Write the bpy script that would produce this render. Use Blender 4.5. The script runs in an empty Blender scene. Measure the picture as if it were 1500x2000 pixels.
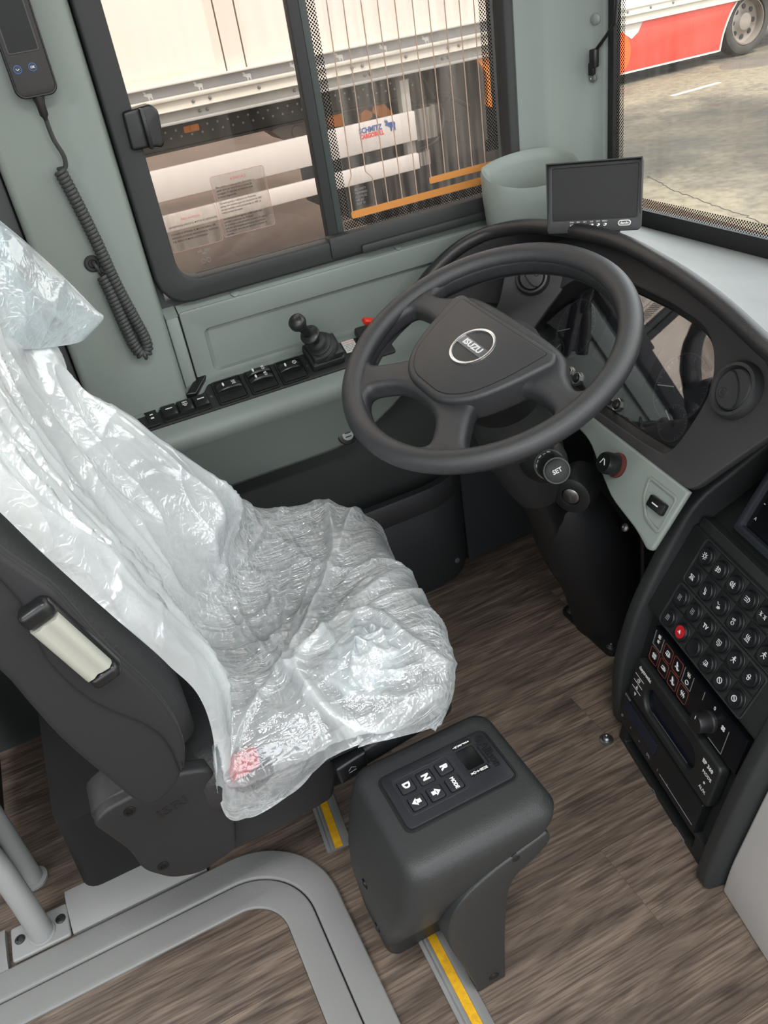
import bpy, bmesh, math, random
from math import sin, cos, pi, radians
from mathutils import Vector as V, Matrix as M
from mathutils import noise as NZ
random.seed(7)
S = bpy.context.scene
C = S.collection

# ---------------------------------------------------------------- camera
# X = bus forward, Y = towards the driver's side wall, Z = up, floor of the cab z = 0 (metres)
cd = bpy.data.cameras.new('camera'); cam = bpy.data.objects.new('camera', cd); C.objects.link(cam)
RT = ((0.8942, -0.4241, -0.1434), (-0.3451, -0.4489, -0.8243), (0.2851, 0.7866, -0.5477))  # right, down, forward
cam.matrix_world = M(((RT[0][0], -RT[1][0], -RT[2][0], 0), (RT[0][1], -RT[1][1], -RT[2][1], 0),
                      (RT[0][2], -RT[1][2], -RT[2][2], 1.27), (0, 0, 0, 1)))
cd.sensor_fit = 'VERTICAL'; cd.sensor_height = 24.0; cd.sensor_width = 18.0
cd.lens = 1599.0 / 2000.0 * 24.0
cd.clip_start = 0.02; cd.clip_end = 500
S.camera = cam

# ---------------------------------------------------------------- light and exposure
S.view_settings.view_transform = 'Standard'; S.view_settings.look = 'None'
S.view_settings.gamma = 1.0; S.view_settings.use_curve_mapping = False
S.view_settings.exposure = 0.8
w = bpy.data.worlds.new('sky'); S.world = w; w.use_nodes = True
nt = w.node_tree; nt.nodes.clear()
o_ = nt.nodes.new('ShaderNodeOutputWorld'); bg = nt.nodes.new('ShaderNodeBackground')
tc = nt.nodes.new('ShaderNodeTexCoord'); nz = nt.nodes.new('ShaderNodeTexNoise'); cr = nt.nodes.new('ShaderNodeValToRGB')
mp = nt.nodes.new('ShaderNodeMapping'); mp.inputs['Scale'].default_value = (1.2, 1.2, 3.0)
nz.inputs['Scale'].default_value = 1.6; nz.inputs['Detail'].default_value = 5
cr.color_ramp.elements[0].position = .36; cr.color_ramp.elements[0].color = (.62, .73, .90, 1)
cr.color_ramp.elements[1].position = .52; cr.color_ramp.elements[1].color = (1.0, .985, .955, 1)
nt.links.new(tc.outputs['Generated'], mp.inputs[0]); nt.links.new(mp.outputs[0], nz.inputs[0])
nt.links.new(nz.outputs[0], cr.inputs[0]); nt.links.new(cr.outputs[0], bg.inputs[0]); nt.links.new(bg.outputs[0], o_.inputs[0])
bg.inputs[1].default_value = 2.4
sd = bpy.data.lights.new('sun', 'SUN'); sd.energy = 2.2; sd.angle = radians(2.0); sd.color = (1, .955, .90)
sun = bpy.data.objects.new('sun', sd); C.objects.link(sun)
sun.rotation_euler = V((0.10, -0.52, 0.85)).to_track_quat('Z', 'Y').to_euler()
S.cycles.max_bounces = 8; S.cycles.diffuse_bounces = 4; S.cycles.glossy_bounces = 4
S.cycles.transparent_max_bounces = 16; S.cycles.transmission_bounces = 6
S.cycles.caustics_reflective = False; S.cycles.caustics_refractive = False
S.cycles.sample_clamp_indirect = 6

# ---------------------------------------------------------------- materials
def lin(c):
    r = [(x / 255 / 12.92) if x / 255 <= .04045 else ((x / 255 + .055) / 1.055) ** 2.4 for x in c]
    return (r[0], r[1], r[2], 1)
MATS = {}
def mat(name, col, rough=.5, metal=0.0, bump=None, spec=.5, var=None, coat=0, emit=0, alpha=None):
    """plain procedural surface: noise bump (scale, strength), optional colour variation (scale, rgb)"""
    if name in MATS: return MATS[name]
    m = bpy.data.materials.new(name); m.use_nodes = True; MATS[name] = m
    n = m.node_tree.nodes; l = m.node_tree.links; b = n['Principled BSDF']
    b.inputs['Base Color'].default_value = lin(col); b.inputs['Roughness'].default_value = rough
    b.inputs['Metallic'].default_value = metal; b.inputs['Specular IOR Level'].default_value = spec
    b.inputs['Coat Weight'].default_value = coat
    if emit:
        b.inputs['Emission Color'].default_value = lin(col); b.inputs['Emission Strength'].default_value = emit
    t = n.new('ShaderNodeTexCoord')
    if bump:
        z = n.new('ShaderNodeTexNoise'); z.inputs['Scale'].default_value = bump[0]; z.inputs['Detail'].default_value = 3
        bp = n.new('ShaderNodeBump'); bp.inputs['Strength'].default_value = bump[1]; bp.inputs['Distance'].default_value = .002
        l.new(t.outputs['Object'], z.inputs[0]); l.new(z.outputs[0], bp.inputs['Height']); l.new(bp.outputs[0], b.inputs['Normal'])
    if var:
        z = n.new('ShaderNodeTexNoise'); z.inputs['Scale'].default_value = var[0]; z.inputs['Detail'].default_value = 4
        x = n.new('ShaderNodeMix'); x.data_type = 'RGBA'
        r = n.new('ShaderNodeValToRGB'); r.color_ramp.elements[0].position = .35; r.color_ramp.elements[1].position = .68
        l.new(t.outputs['Object'], z.inputs[0]); l.new(z.outputs[0], r.inputs[0]); l.new(r.outputs[0], x.inputs[0])
        x.inputs[6].default_value = lin(col); x.inputs[7].default_value = lin(var[1]); l.new(x.outputs[2], b.inputs['Base Color'])
    return m
def glass(name, tint=(1, 1, 1), ior=1.4, film=0.0, filmcol=(200, 195, 188)):
    """thin pane: straight-through transparency, Fresnel gloss, and an optional thin film of dirt"""
    m = bpy.data.materials.new(name); m.use_nodes = True; n = m.node_tree.nodes; l = m.node_tree.links; n.clear()
    o = n.new('ShaderNodeOutputMaterial'); t = n.new('ShaderNodeBsdfTransparent'); g = n.new('ShaderNodeBsdfGlossy')
    g.inputs['Roughness'].default_value = .02; t.inputs[0].default_value = (*tint, 1)
    lw = n.new('ShaderNodeFresnel'); ge = n.new('ShaderNodeNewGeometry'); io = n.new('ShaderNodeMapRange')
    io.inputs[3].default_value = ior; io.inputs[4].default_value = 1 / ior                 # leaving the pane: same gloss as entering it
    l.new(ge.outputs['Backfacing'], io.inputs[0]); l.new(io.outputs[0], lw.inputs[0])
    x = n.new('ShaderNodeMixShader'); l.new(lw.outputs[0], x.inputs[0]); l.new(t.outputs[0], x.inputs[1]); l.new(g.outputs[0], x.inputs[2])
    last = x
    if film:
        d = n.new('ShaderNodeBsdfDiffuse'); d.inputs[0].default_value = lin(filmcol)
        tr = n.new('ShaderNodeBsdfTranslucent'); tr.inputs[0].default_value = lin(filmcol)
        a = n.new('ShaderNodeMixShader'); a.inputs[0].default_value = .5; l.new(d.outputs[0], a.inputs[1]); l.new(tr.outputs[0], a.inputs[2])
        tcn = n.new('ShaderNodeTexCoord'); mpn = n.new('ShaderNodeMapping'); mpn.inputs['Scale'].default_value = (60, 60, 3)
        z = n.new('ShaderNodeTexNoise'); z.inputs['Scale'].default_value = 1.0; z.inputs['Detail'].default_value = 5
        r = n.new('ShaderNodeMapRange'); r.inputs[1].default_value = .42; r.inputs[2].default_value = .8
        r.inputs[3].default_value = film * .25; r.inputs[4].default_value = film * 2.2
        l.new(tcn.outputs['Object'], mpn.inputs[0]); l.new(mpn.outputs[0], z.inputs[0]); l.new(z.outputs[0], r.inputs[0])
        y = n.new('ShaderNodeMixShader'); l.new(r.outputs[0], y.inputs[0]); l.new(x.outputs[0], y.inputs[1]); l.new(a.outputs[0], y.inputs[2]); last = y
    l.new(last.outputs[0], o.inputs[0]); return m
def frit_mat(name, axis, pitch, r0):
    """printed ceramic dots on glass: black dots, clear between"""
    m = bpy.data.materials.new(name); m.use_nodes = True; n = m.node_tree.nodes; l = m.node_tree.links; n.clear()
    o = n.new('ShaderNodeOutputMaterial'); t = n.new('ShaderNodeBsdfTransparent'); d = n.new('ShaderNodeBsdfDiffuse')
    d.inputs[0].default_value = lin((28, 28, 28))
    uv = n.new('ShaderNodeTexCoord'); sp = n.new('ShaderNodeSeparateXYZ'); l.new(uv.outputs['UV'], sp.inputs[0])
    def mth(op, a, b=None):
        k = n.new('ShaderNodeMath'); k.operation = op
        for i, q in enumerate((a, b)):
            if q is None: continue
            if isinstance(q, (int, float)): k.inputs[i].default_value = q
            else: l.new(q, k.inputs[i])
        return k.outputs[0]
    def dots(ox):
        a = mth('SUBTRACT', mth('FRACT', mth('ADD', sp.outputs[0], ox)), .5); b = mth('SUBTRACT', mth('FRACT', mth('ADD', sp.outputs[1], ox)), .5)
        return mth('LESS_THAN', mth('ADD', mth('MULTIPLY', a, a), mth('MULTIPLY', b, b)), r0 * r0)
    k = mth('MAXIMUM', dots(0.0), dots(0.5))
    x = n.new('ShaderNodeMixShader'); l.new(k, x.inputs[0]); l.new(t.outputs[0], x.inputs[1]); l.new(d.outputs[0], x.inputs[2])
    l.new(x.outputs[0], o.inputs[0]); return m

# ---------------------------------------------------------------- objects, names, labels
WO = {}
def thing(name, label, cat, loc=(0, 0, 0), group=None):
    o = bpy.data.objects.new(name, None); C.objects.link(o); o.location = loc; o.empty_display_size = .05
    WO[o] = V(loc); o['label'] = label; o['category'] = cat
    if group: o['group'] = group
    return o
def tag(o, label, cat, group=None):
    o['label'] = label; o['category'] = cat
    if group: o['group'] = group
    return o
def obj(name, bm, m, parent=None, sharp=38, label=None, stuff=False):
    me = bpy.data.meshes.new(name)
    if bm.verts:
        lo = V([min(v.co[i] for v in bm.verts) for i in range(3)]); hi = V([max(v.co[i] for v in bm.verts) for i in range(3)])
        c = (lo + hi) / 2
    else: c = V((0, 0, 0))
    for v in bm.verts: v.co -= c
    bmesh.ops.recalc_face_normals(bm, faces=bm.faces)
    a = radians(sharp)
    for e in bm.edges:
        if len(e.link_faces) == 2: e.smooth = e.calc_face_angle(0) < a
    for f in bm.faces: f.smooth = True
    bm.to_mesh(me); bm.free()
    for q in (m if isinstance(m, (list, tuple)) else [m]): me.materials.append(q)
    o = bpy.data.objects.new(name, me); C.objects.link(o)
    WO[o] = c
    if parent is not None:
        o.parent = parent; o.location = c - WO[parent]
    else: o.location = c
    if label: o['label'] = label
    if stuff: o['kind'] = 'stuff'
    return o
def struct(name, bm, m, parent=None, sharp=38):
    o = obj(name, bm, m, parent, sharp)
    if parent is None: o['kind'] = 'structure'
    return o
def copy_part(o, parent, wloc):
    c = o.copy(); C.objects.link(c); c.parent = parent; c.location = V(wloc) - WO[parent]; WO[c] = V(wloc); return c

# ---------------------------------------------------------------- shapes
def fr(o, h, u):
    h = V(h).normalized(); u = V(u); u = (u - h * u.dot(h)).normalized(); n = h.cross(u)
    return M(((h.x, u.x, n.x, o[0]), (h.y, u.y, n.y, o[1]), (h.z, u.z, n.z, o[2]), (0, 0, 0, 1)))
ID = M.Identity(4)
def fz(o=(0, 0, 0)): return M.Translation(V(o))                       # local = world axes
def new(): return bmesh.new()
def merge(bm, me, F):
    t = bmesh.new(); t.from_mesh(me); bmesh.ops.remove_doubles(t, verts=t.verts, dist=2e-6); t.to_mesh(me); t.free()
    n0 = len(bm.verts); bm.from_mesh(me); bm.verts.ensure_lookup_table()
    for v in bm.verts[n0:]: v.co = F @ v.co
    bpy.data.meshes.remove(me)
def box(bm, F, c, s, bev=0, seg=2):
    b = bmesh.new(); bmesh.ops.create_cube(b, size=1)
    for v in b.verts: v.co = V((v.co.x * s[0] + c[0], v.co.y * s[1] + c[1], v.co.z * s[2] + c[2]))
    if bev: bmesh.ops.bevel(b, geom=list(b.edges), offset=bev, segments=seg, profile=.5, affect='EDGES')
    me = bpy.data.meshes.new('t'); b.to_mesh(me); b.free(); merge(bm, me, F)
def bx(bm, x0, x1, y0, y1, z0, z1, bev=0, seg=2):
    box(bm, ID, ((x0 + x1) / 2, (y0 + y1) / 2, (z0 + z1) / 2), (x1 - x0, y1 - y0, z1 - z0), bev, seg)
def cat(P, n=6, closed=False):
    """Catmull-Rom through points (any dimension)"""
    P = [V(p) for p in P]; out = []; N = len(P)
    for i in range(N if closed else N - 1):
        p0, p1, p2, p3 = (P[(i - 1) % N], P[i], P[(i + 1) % N], P[(i + 2) % N]) if closed else (P[max(i - 1, 0)], P[i], P[i + 1], P[min(i + 2, N - 1)])
        for k in range(n):
            t = k / n
            out.append(.5 * ((2 * p1) + (p2 - p0) * t + (2 * p0 - 5 * p1 + 4 * p2 - p3) * t * t + (3 * p1 - p0 - 3 * p2 + p3) * t ** 3))
    if not closed: out.append(P[-1].copy())
    return out
def rr(x0, x1, y0, y1, r, n=4):
    o = []
    for cx, cy, a in ((x1 - r, y1 - r, 0), (x0 + r, y1 - r, 90), (x0 + r, y0 + r, 180), (x1 - r, y0 + r, 270)):
        for k in range(n + 1):
            t = radians(a + 90 * k / n); o.append((cx + r * cos(t), cy + r * sin(t)))
    return o
def circ(cx, cy, r, n=24): return [(cx + r * cos(2 * pi * k / n), cy + r * sin(2 * pi * k / n)) for k in range(n)]
def fillet(P, r, n=4):
    """round the corners of a closed polygon; r one radius or one per corner"""
    out = []; N = len(P); P = [V(p[:2]) for p in P]
    for i in range(N):
        q = r[i] if isinstance(r, (list, tuple)) else r
        a, b, c = P[i - 1], P[i], P[(i + 1) % N]
        if q <= 0: out.append(tuple(b)); continue
        d = min(q, (a - b).length * .48, (c - b).length * .48)
        p, s = b + (a - b).normalized() * d, b + (c - b).normalized() * d
        for k in range(n + 1):
            t = k / n; out.append(tuple(p * (1 - t) ** 2 + b * 2 * t * (1 - t) + s * t * t))
    return out
def plate(bm, F, outs, z0, z1, bev=0, seg=1):
    """flat plate from 2D outlines (holes allowed), extruded between z0 and z1 of the frame, edges rounded"""
    if outs and not isinstance(outs[0][0], (tuple, list, V)): outs = [outs]
    cu = bpy.data.curves.new('t', 'CURVE'); cu.dimensions = '2D'; cu.fill_mode = 'BOTH'
    for o in outs:
        sp = cu.splines.new('POLY'); sp.points.add(len(o) - 1); sp.use_cyclic_u = True
        for p, q in zip(sp.points, o): p.co = (q[0], q[1], 0, 1)
    h = abs(z1 - z0) / 2; cu.extrude = max(h - bev, 0); cu.bevel_depth = bev; cu.bevel_resolution = seg; cu.offset = -bev
    ob = bpy.data.objects.new('t', cu); me = bpy.data.meshes.new_from_object(ob)
    bpy.data.objects.remove(ob); bpy.data.curves.remove(cu)
    merge(bm, me, F @ M.Translation((0, 0, (z0 + z1) / 2)))
def text(bm, F, s, size, z0=0, depth=.0004, align='CENTER', bold=0, sx=1):
    cu = bpy.data.curves.new('t', 'FONT'); cu.body = s; cu.size = size; cu.extrude = depth; cu.align_x = align; cu.align_y = 'CENTER'; cu.offset = bold
    cu.resolution_u = 2; ob = bpy.data.objects.new('t', cu); me = bpy.data.meshes.new_from_object(ob)
    bpy.data.objects.remove(ob); bpy.data.curves.remove(cu)
    merge(bm, me, F @ M.Translation((0, 0, z0)) @ M.Diagonal((sx, 1, 1, 1)))
def loft(bm, rings, ring_closed=True, cap=True, path_closed=False):
    vs = [[bm.verts.new(p) for p in r] for r in rings]; n = len(vs[0])
    for i in range(len(vs) if path_closed else len(vs) - 1):
        a, b = vs[i], vs[(i + 1) % len(vs)]
        for k in range(n if ring_closed else n - 1):
            bm.faces.new((a[k], a[(k + 1) % n], b[(k + 1) % n], b[k]))
    if cap and ring_closed and not path_closed:
        bm.faces.new(vs[0]); bm.faces.new(vs[-1])
    return vs
def tube(bm, P, r, seg=10, closed=False, cap=True):
    P = [V(p) for p in P]; N = len(P); R = r if isinstance(r, (list, tuple)) else [r] * N; rings = []; up = None
    for i in range(N):
        t = ((P[(i + 1) % N] - P[i - 1]) if closed else (P[min(i + 1, N - 1)] - P[max(i - 1, 0)])).normalized()
        if up is None: up = t.orthogonal().normalized()
        up = (up - t * up.dot(t)).normalized(); s = t.cross(up)
        rings.append([P[i] + (up * cos(2 * pi * k / seg) + s * sin(2 * pi * k / seg)) * R[i] for k in range(seg)])
    loft(bm, rings, True, cap, closed)
def lathe(bm, F, prof, seg=24, cap=True):
    """profile (radius, height) about the frame's normal"""
    rings = [[F @ V((r * cos(2 * pi * k / seg), r * sin(2 * pi * k / seg), z)) for k in range(seg)] for r, z in prof]
    loft(bm, rings, True, cap)
def grid(bm, rows):
    vs = [[bm.verts.new(p) for p in r] for r in rows]
    for a, b in zip(vs, vs[1:]):
        for k in range(len(a) - 1): bm.faces.new((a[k], a[k + 1], b[k + 1], b[k]))
def strip_uv(bm, quads, pitch):
    """flat quads given as (origin, edge u, edge v) with UV counted in dots"""
    uvl = bm.loops.layers.uv.verify()
    for o, a, b in quads:
        o, a, b = V(o), V(a), V(b); la, lb = a.length / pitch, b.length / pitch
        f = bm.faces.new([bm.verts.new(p) for p in (o, o + a, o + a + b, o + b)])
        for lp, q in zip(f.loops, ((0, 0), (la, 0), (la, lb), (0, lb))): lp[uvl].uv = q
# ================================================================= materials shared by the cab
PAN = mat('grey_green_plastic', (124, 133, 128), .5, bump=(900, .12))
DARK = mat('black_grained_plastic', (38, 39, 40), .5, bump=(700, .25))
DARK2 = mat('charcoal_plastic', (48, 49, 51), .55, bump=(600, .2))
BLK = mat('black_smooth_plastic', (22, 23, 24), .35)
RUB = mat('black_rubber', (40, 41, 42), .6)
ALU = mat('grey_painted_metal', (148, 150, 149), .45, bump=(300, .05))
CHR = mat('chrome', (205, 207, 208), .2, 1.0)
STEEL = mat('steel', (150, 150, 150), .35, 1.0)
WHT = mat('white_print', (225, 226, 226), .5)
YEL = mat('yellow_strip', (226, 176, 24), .6, var=(90, (205, 150, 20)), bump=(300, .3))
DIM = mat('grey_print', (130, 133, 135), .5)

def wood():
    m = bpy.data.materials.new('vinyl_wood'); m.use_nodes = True; n = m.node_tree.nodes; l = m.node_tree.links; b = n['Principled BSDF']
    t = n.new('ShaderNodeTexCoord'); oi = n.new('ShaderNodeObjectInfo'); ad = n.new('ShaderNodeVectorMath'); ad.operation = 'ADD'
    ml = n.new('ShaderNodeVectorMath'); ml.operation = 'SCALE'; ml.inputs[0].default_value = (37, 19, 11)
    l.new(oi.outputs['Random'], ml.inputs['Scale']); l.new(t.outputs['Object'], ad.inputs[0]); l.new(ml.outputs[0], ad.inputs[1])
    def nz_(sc, det, dist=0):
        mp = n.new('ShaderNodeMapping'); mp.inputs['Scale'].default_value = sc; z = n.new('ShaderNodeTexNoise'); z.inputs['Scale'].default_value = 1; z.inputs['Detail'].default_value = det
        z.inputs['Distortion'].default_value = dist; l.new(ad.outputs[0], mp.inputs[0]); l.new(mp.outputs[0], z.inputs[0]); return z
    a = nz_((5, 34, 8), 9, 1.6); f = nz_((11, 300, 20), 6, .5); k = nz_((3.2, 8, 5), 4, .8)
    r = n.new('ShaderNodeValToRGB'); e = r.color_ramp.elements
    e[0].position = .30; e[0].color = lin((82, 72, 65)); e[1].position = .70; e[1].color = lin((140, 124, 111))
    q = e.new(.5); q.color = lin((112, 99, 89))
    l.new(a.outputs[0], r.inputs[0])
    x = n.new('ShaderNodeMix'); x.data_type = 'RGBA'; x.blend_type = 'MULTIPLY'; x.inputs[0].default_value = .75
    r2 = n.new('ShaderNodeValToRGB'); r2.color_ramp.elements[0].position = .38; r2.color_ramp.elements[0].color = (.42, .40, .38, 1); r2.color_ramp.elements[1].position = .55; r2.color_ramp.elements[1].color = (1.05, 1.05, 1.05, 1)
    l.new(f.outputs[0], r2.inputs[0]); l.new(r.outputs[0], x.inputs[6]); l.new(r2.outputs[0], x.inputs[7])
    y = n.new('ShaderNodeMix'); y.data_type = 'RGBA'; y.blend_type = 'MULTIPLY'; y.inputs[0].default_value = .55
    r3 = n.new('ShaderNodeValToRGB'); r3.color_ramp.elements[0].position = .3; r3.color_ramp.elements[0].color = (.55, .52, .5, 1); r3.color_ramp.elements[1].position = .65; r3.color_ramp.elements[1].color = (1.1, 1.1, 1.1, 1)
    l.new(k.outputs[0], r3.inputs[0]); l.new(x.outputs[2], y.inputs[6]); l.new(r3.outputs[0], y.inputs[7]); l.new(y.outputs[2], b.inputs['Base Color'])
    b.inputs['Roughness'].default_value = .5
    bp = n.new('ShaderNodeBump'); bp.inputs['Strength'].default_value = .15; bp.inputs['Distance'].default_value = .001
    l.new(f.outputs[0], bp.inputs['Height']); l.new(bp.outputs[0], b.inputs['Normal']); return m
WOOD = wood()
SEAM = mat('floor_seam', (62, 54, 48), .7)

# ================================================================= floor with its vinyl planks
b = new(); bx(b, -4, 1.13, -.85, 1.56, -.06, -.004); floor = struct('floor', b, SEAM)
pw = .152; row = 0; y0 = -.85
while y0 < 1.5:
    y1 = min(y0 + pw, 1.5); x0 = -.75 - (row * .37) % .9
    while x0 < 1.13:
        x1 = min(x0 + .95, 1.13)
        if x1 > -.75:
            b = new(); bx(b, max(x0, -.75) + .0002, x1 - .0002, y0 + .0002, y1 - .0002, -.004, 0)
            obj('plank', b, WOOD, floor)
        x0 = x1
    y0 = y1; row += 1

# ================================================================= walls, roof, pillars
WALLM = mat('dark_wall_lining', (52, 56, 56), .7)
b = new()
bx(b, -4, 1.13, 1.5, 1.56, -.3, .83); bx(b, -4, 1.13, 1.5, 1.56, 1.72, 2.12)
bx(b, -.42, .20, 1.5, 1.56, .83, 1.72); bx(b, .94, 1.13, 1.5, 1.56, .83, 1.72); bx(b, -4, -3.6, 1.5, 1.56, .83, 1.72); bx(b, -2.0, -1.85, 1.5, 1.56, .83, 1.72)
wall_left = struct('wall_left', b, WALLM)
b = new()
bx(b, -4, .15, -.91, -.85, -.3, .75); bx(b, -4, 1.13, -.91, -.85, 1.9, 2.12); bx(b, .0, .15, -.91, -.85, .75, 1.9); bx(b, 1.02, 1.13, -.91, -.85, -.3, 1.9)
bx(b, -4, -3.7, -.91, -.85, .75, 1.9); bx(b, -1.95, -1.85, -.91, -.85, .75, 1.9)
struct('wall_right', b, WALLM)
b = new(); bx(b, -4.06, -4, -.91, 1.56, -.3, 2.12); struct('wall_back', b, mat('pale_lining', (176, 178, 176), .6))
b = new(); bx(b, 1.13, 1.19, -.91, 1.56, -.3, .765); bx(b, 1.13, 1.19, -.91, 1.56, 1.86, 2.12); struct('wall_front', b, WALLM)
b = new(); bx(b, -4.06, 1.19, -.91, 1.56, 2.12, 2.18); struct('ceiling', b, mat('ceiling_lining', (196, 197, 194), .7))

# pillar between the rear of the cab and the side window
b = new(); plate(b, fz(), fillet([(.012, 1.5), (.012, 1.452), (.180, 1.452), (.190, 1.5)], [0, .012, .014, 0]), .60, 2.10); struct('trim_1', b, PAN)
b = new(); bx(b, -.42, .010, 1.470, 1.5, .55, 2.10, .006); bx(b, -.055, -.035, 1.462, 1.475, .6, 2.1, .004); bx(b, -.12, -.10, 1.462, 1.475, .6, 2.1, .004); struct('trim_2', b, mat('dark_grey_trim', (70, 72, 73), .6))
# front corner pillar beside the windscreen
b = new()
sec = [(.945, 1.5), (.952, 1.485), (.985, 1.478), (1.0, 1.468), (1.012, 1.466), (1.05, 1.465), (1.085, 1.460), (1.104, 1.450), (1.112, 1.436), (1.114, 1.433), (1.13, 1.433), (1.13, 1.5)]
plate(b, fz(), sec, .74, 2.10); trim3 = struct('trim_3', b, PAN, sharp=50)
for p in ((1.103, 1.444, 1.135),):
    b = new(); lathe(b, fr(p, (.5, -.87, 0), (0, 0, 1)) , [(.0095, -.004), (.0095, .001), (.007, .0028), (0, .003)], 16); obj('plug', b, PAN, trim3)

# side upper panel with a pressed rectangle, under the window
pan = thing('side_panel', 'grey-green side panel with a pressed rectangle, under the side window', 'panel', (.55, 1.49, .6))
b = new(); F = fr((0, 1.485, 0), (1, 0, 0), (0, 0, 1))               # local: x, z, towards the driver
O = fillet([(.214, .665), (.214, .808), (.905, .808), (.905, .665)], .006)
I1 = [(.250, .682), (.250, .766), (.840, .766), (.745, .682)]
I1 = fillet(I1, .012); c_ = V((.52, .722)); I2 = [tuple(V(p) + (c_ - V(p)).normalized() * .009) for p in I1]
plate(b, F, [O, I1], -.0145, 0.0, .002)
loft(b, [[F @ V((p[0], p[1], -.0012)) for p in I1], [F @ V((p[0], p[1], -.0115)) for p in I2]], True, False)
plate(b, F, I2, -.0145, -.0115)
loft(b, [[V((x, 1.4865, .806)), V((x, 1.488, .8085)), V((x, 1.505, .822)), V((x, 1.505, .80))] for x in (.214, .905)])
obj('panel_face', b, PAN, pan, 40)
b = new(); bx(b, .187, .211, 1.479, 1.5, .6, .806, .005); loft(b, [[V((x, 1.478, .805)), V((x, 1.505, .822)), V((x, 1.505, .80))] for x in (.188, .211)]); obj('end_piece', b, PAN, pan)
for x in (.325, .665):
    b = new(); lathe(b, fr((x, 1.492, .8135), (1, 0, 0), (0, .8, .6)), [(.0085, -.003), (.0085, .0015), (.006, .003), (0, .0032)], 16); obj('plug', b, PAN, pan)

# lower side lining (its arched lower edge only shapes in a curve of shading) and the ledge that carries the switches
b = new(); rings = []
for i in range(41):
    x = -.40 + 1.30 * i / 40
    zb = .455 if x < .42 else .455 + .16 * min(1, (x - .42) / .26) ** 2
    rings.append([V((x, *p)) for p in ((1.5, .672), (1.486, .670), (1.412, .6245), (1.402, .617), (1.397, .607), (1.398, .596), (1.403, .583), (1.411, .575),
                  (1.411 + (.575 - zb) * .22, zb + .012), (1.416 + (.575 - zb) * .22, zb + .003), (1.43 + (.575 - zb) * .2, zb), (1.5, zb))])
loft(b, rings, True, True); struct('trim_4', b, PAN, sharp=50)

# side pocket on the lower wall
pk = thing('storage_pocket', 'dark charcoal storage pocket low on the side wall beside the driver seat', 'storage pocket', (.5, 1.45, 0))
sec = cat([(-.30, 1.43), (.30, 1.43), (.58, 1.43), (.655, 1.436), (.705, 1.456), (.738, 1.492), (.745, 1.5)], 5)
def band(z0, z1, off, th):
    b = new(); rings = []
    for i, p in enumerate(sec):
        t = (sec[min(i + 1, len(sec) - 1)] - sec[max(i - 1, 0)]).normalized(); nn = V((t.y, -t.x)); q = p + nn * off; q2 = p - nn * th
        rings.append([V((q.x, q.y, z0 + .004)), V((q.x, q.y, z1 - .005)), V((q.x - nn.x * .003, q.y - nn.y * .003, z1)), V((q2.x, q2.y, z1)), V((q2.x, q2.y, z0)), V((q.x - nn.x * .003, q.y - nn.y * .003, z0))])
    loft(b, rings); return b
obj('front_panel', band(0.004, .232, 0, .012), mat('charcoal_lining', (44, 47, 48), .6, bump=(500, .15)), pk)
obj('rim', band(.233, .290, .006, .016), DARK2, pk)
for x, y, z in ((.565, 1.4295, .035), (.69, 1.446, .05)):
    b = new(); lathe(b, fr((x, y, z), (1, 0, 0), (0, 0, 1)), [(.007, -.003), (.007, .001), (.004, .002), (0, .002)], 12); obj('screw', b, mat('dull_screw', (92, 94, 96), .4), pk)
b = new(); bx(b, .745, 1.125, 1.490, 1.5, 0.002, .70); lathe(b, fr((.93, 1.489, .26), (1, 0, 0), (0, 0, 1)), [(.055, -.002), (.055, .002), (.045, .004), (.040, -.001), (0, -.001)], 24); struct('trim_5', b, mat('footwell_lining', (40, 43, 45), .7))

# unseen ceiling lamps added as fill to brighten the cab
LENS = mat('fill_lamp_lens', (250, 250, 246), .4, emit=2.5)
for i, (x, y) in enumerate(((.20, -.15), (-1.2, .05))):
    t = thing('ceiling_fill_lamp', ('long added fill lamp on the unseen ceiling over the entrance beside the driver', 'long added fill lamp on the unseen ceiling behind the driver area')[i], 'lamp', (x, y, 2.12))
    b = new(); bx(b, x - .48, x + .48, y - .17, y + .17, 2.085, 2.119, .008); obj('housing', b, ALU, t)
    b = new(); bx(b, x - .45, x + .45, y - .14, y + .14, 2.078, 2.087, .003); obj('lens', b, LENS, t)
    ld = bpy.data.lights.new('fill_lamp_light', 'AREA'); ld.shape = 'RECTANGLE'; ld.size = .88; ld.size_y = .26; ld.energy = 11; ld.color = (1, .99, .97)
    lo = bpy.data.objects.new('fill_lamp_light', ld); C.objects.link(lo); lo.parent = t; lo.location = (0, 0, -.05)
# ================================================================= side window
wn = new()
fo = rr(.190, .948, .822, 1.74, .055); fi = rr(.234, .927, .862, 1.70, .035)
F = fr((0, 1.5, 0), (1, 0, 0), (0, 0, 1))
plate(wn, F, [fo, fi], -.02, .022, .006, 2); bx(wn, .52, .942, 1.474, 1.50, .828, .868, .004); bx(wn, .58, .942, 1.466, 1.485, .825, .842, .004)
window = struct('window_1', wn, RUB)
GL1 = glass('sliding_pane_glass', (.76, .735, .71), film=.015); GL2 = glass('fixed_pane_glass', (.75, .73, .71), film=.10)
b = new(); bx(b, .236, .548, 1.5075, 1.5115, .862, 1.70); obj('sliding_pane', b, GL1, window)
b = new(); bx(b, .548, .926, 1.5225, 1.5265, .862, 1.70); obj('fixed_pane', b, GL2, window)
b = new(); bx(b, .528, .548, 1.496, 1.519, .860, 1.70, .003); obj('pane_edge', b, RUB, window)
b = new(); bx(b, .5485, .563, 1.500, 1.515, .860, 1.70, .003); obj('divider', b, mat('dark_green_profile', (58, 66, 64), .45), window)
HW = mat('heating_wire_print', (178, 152, 134), .7); OR = mat('orange_print', (196, 130, 62), .7)
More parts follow.
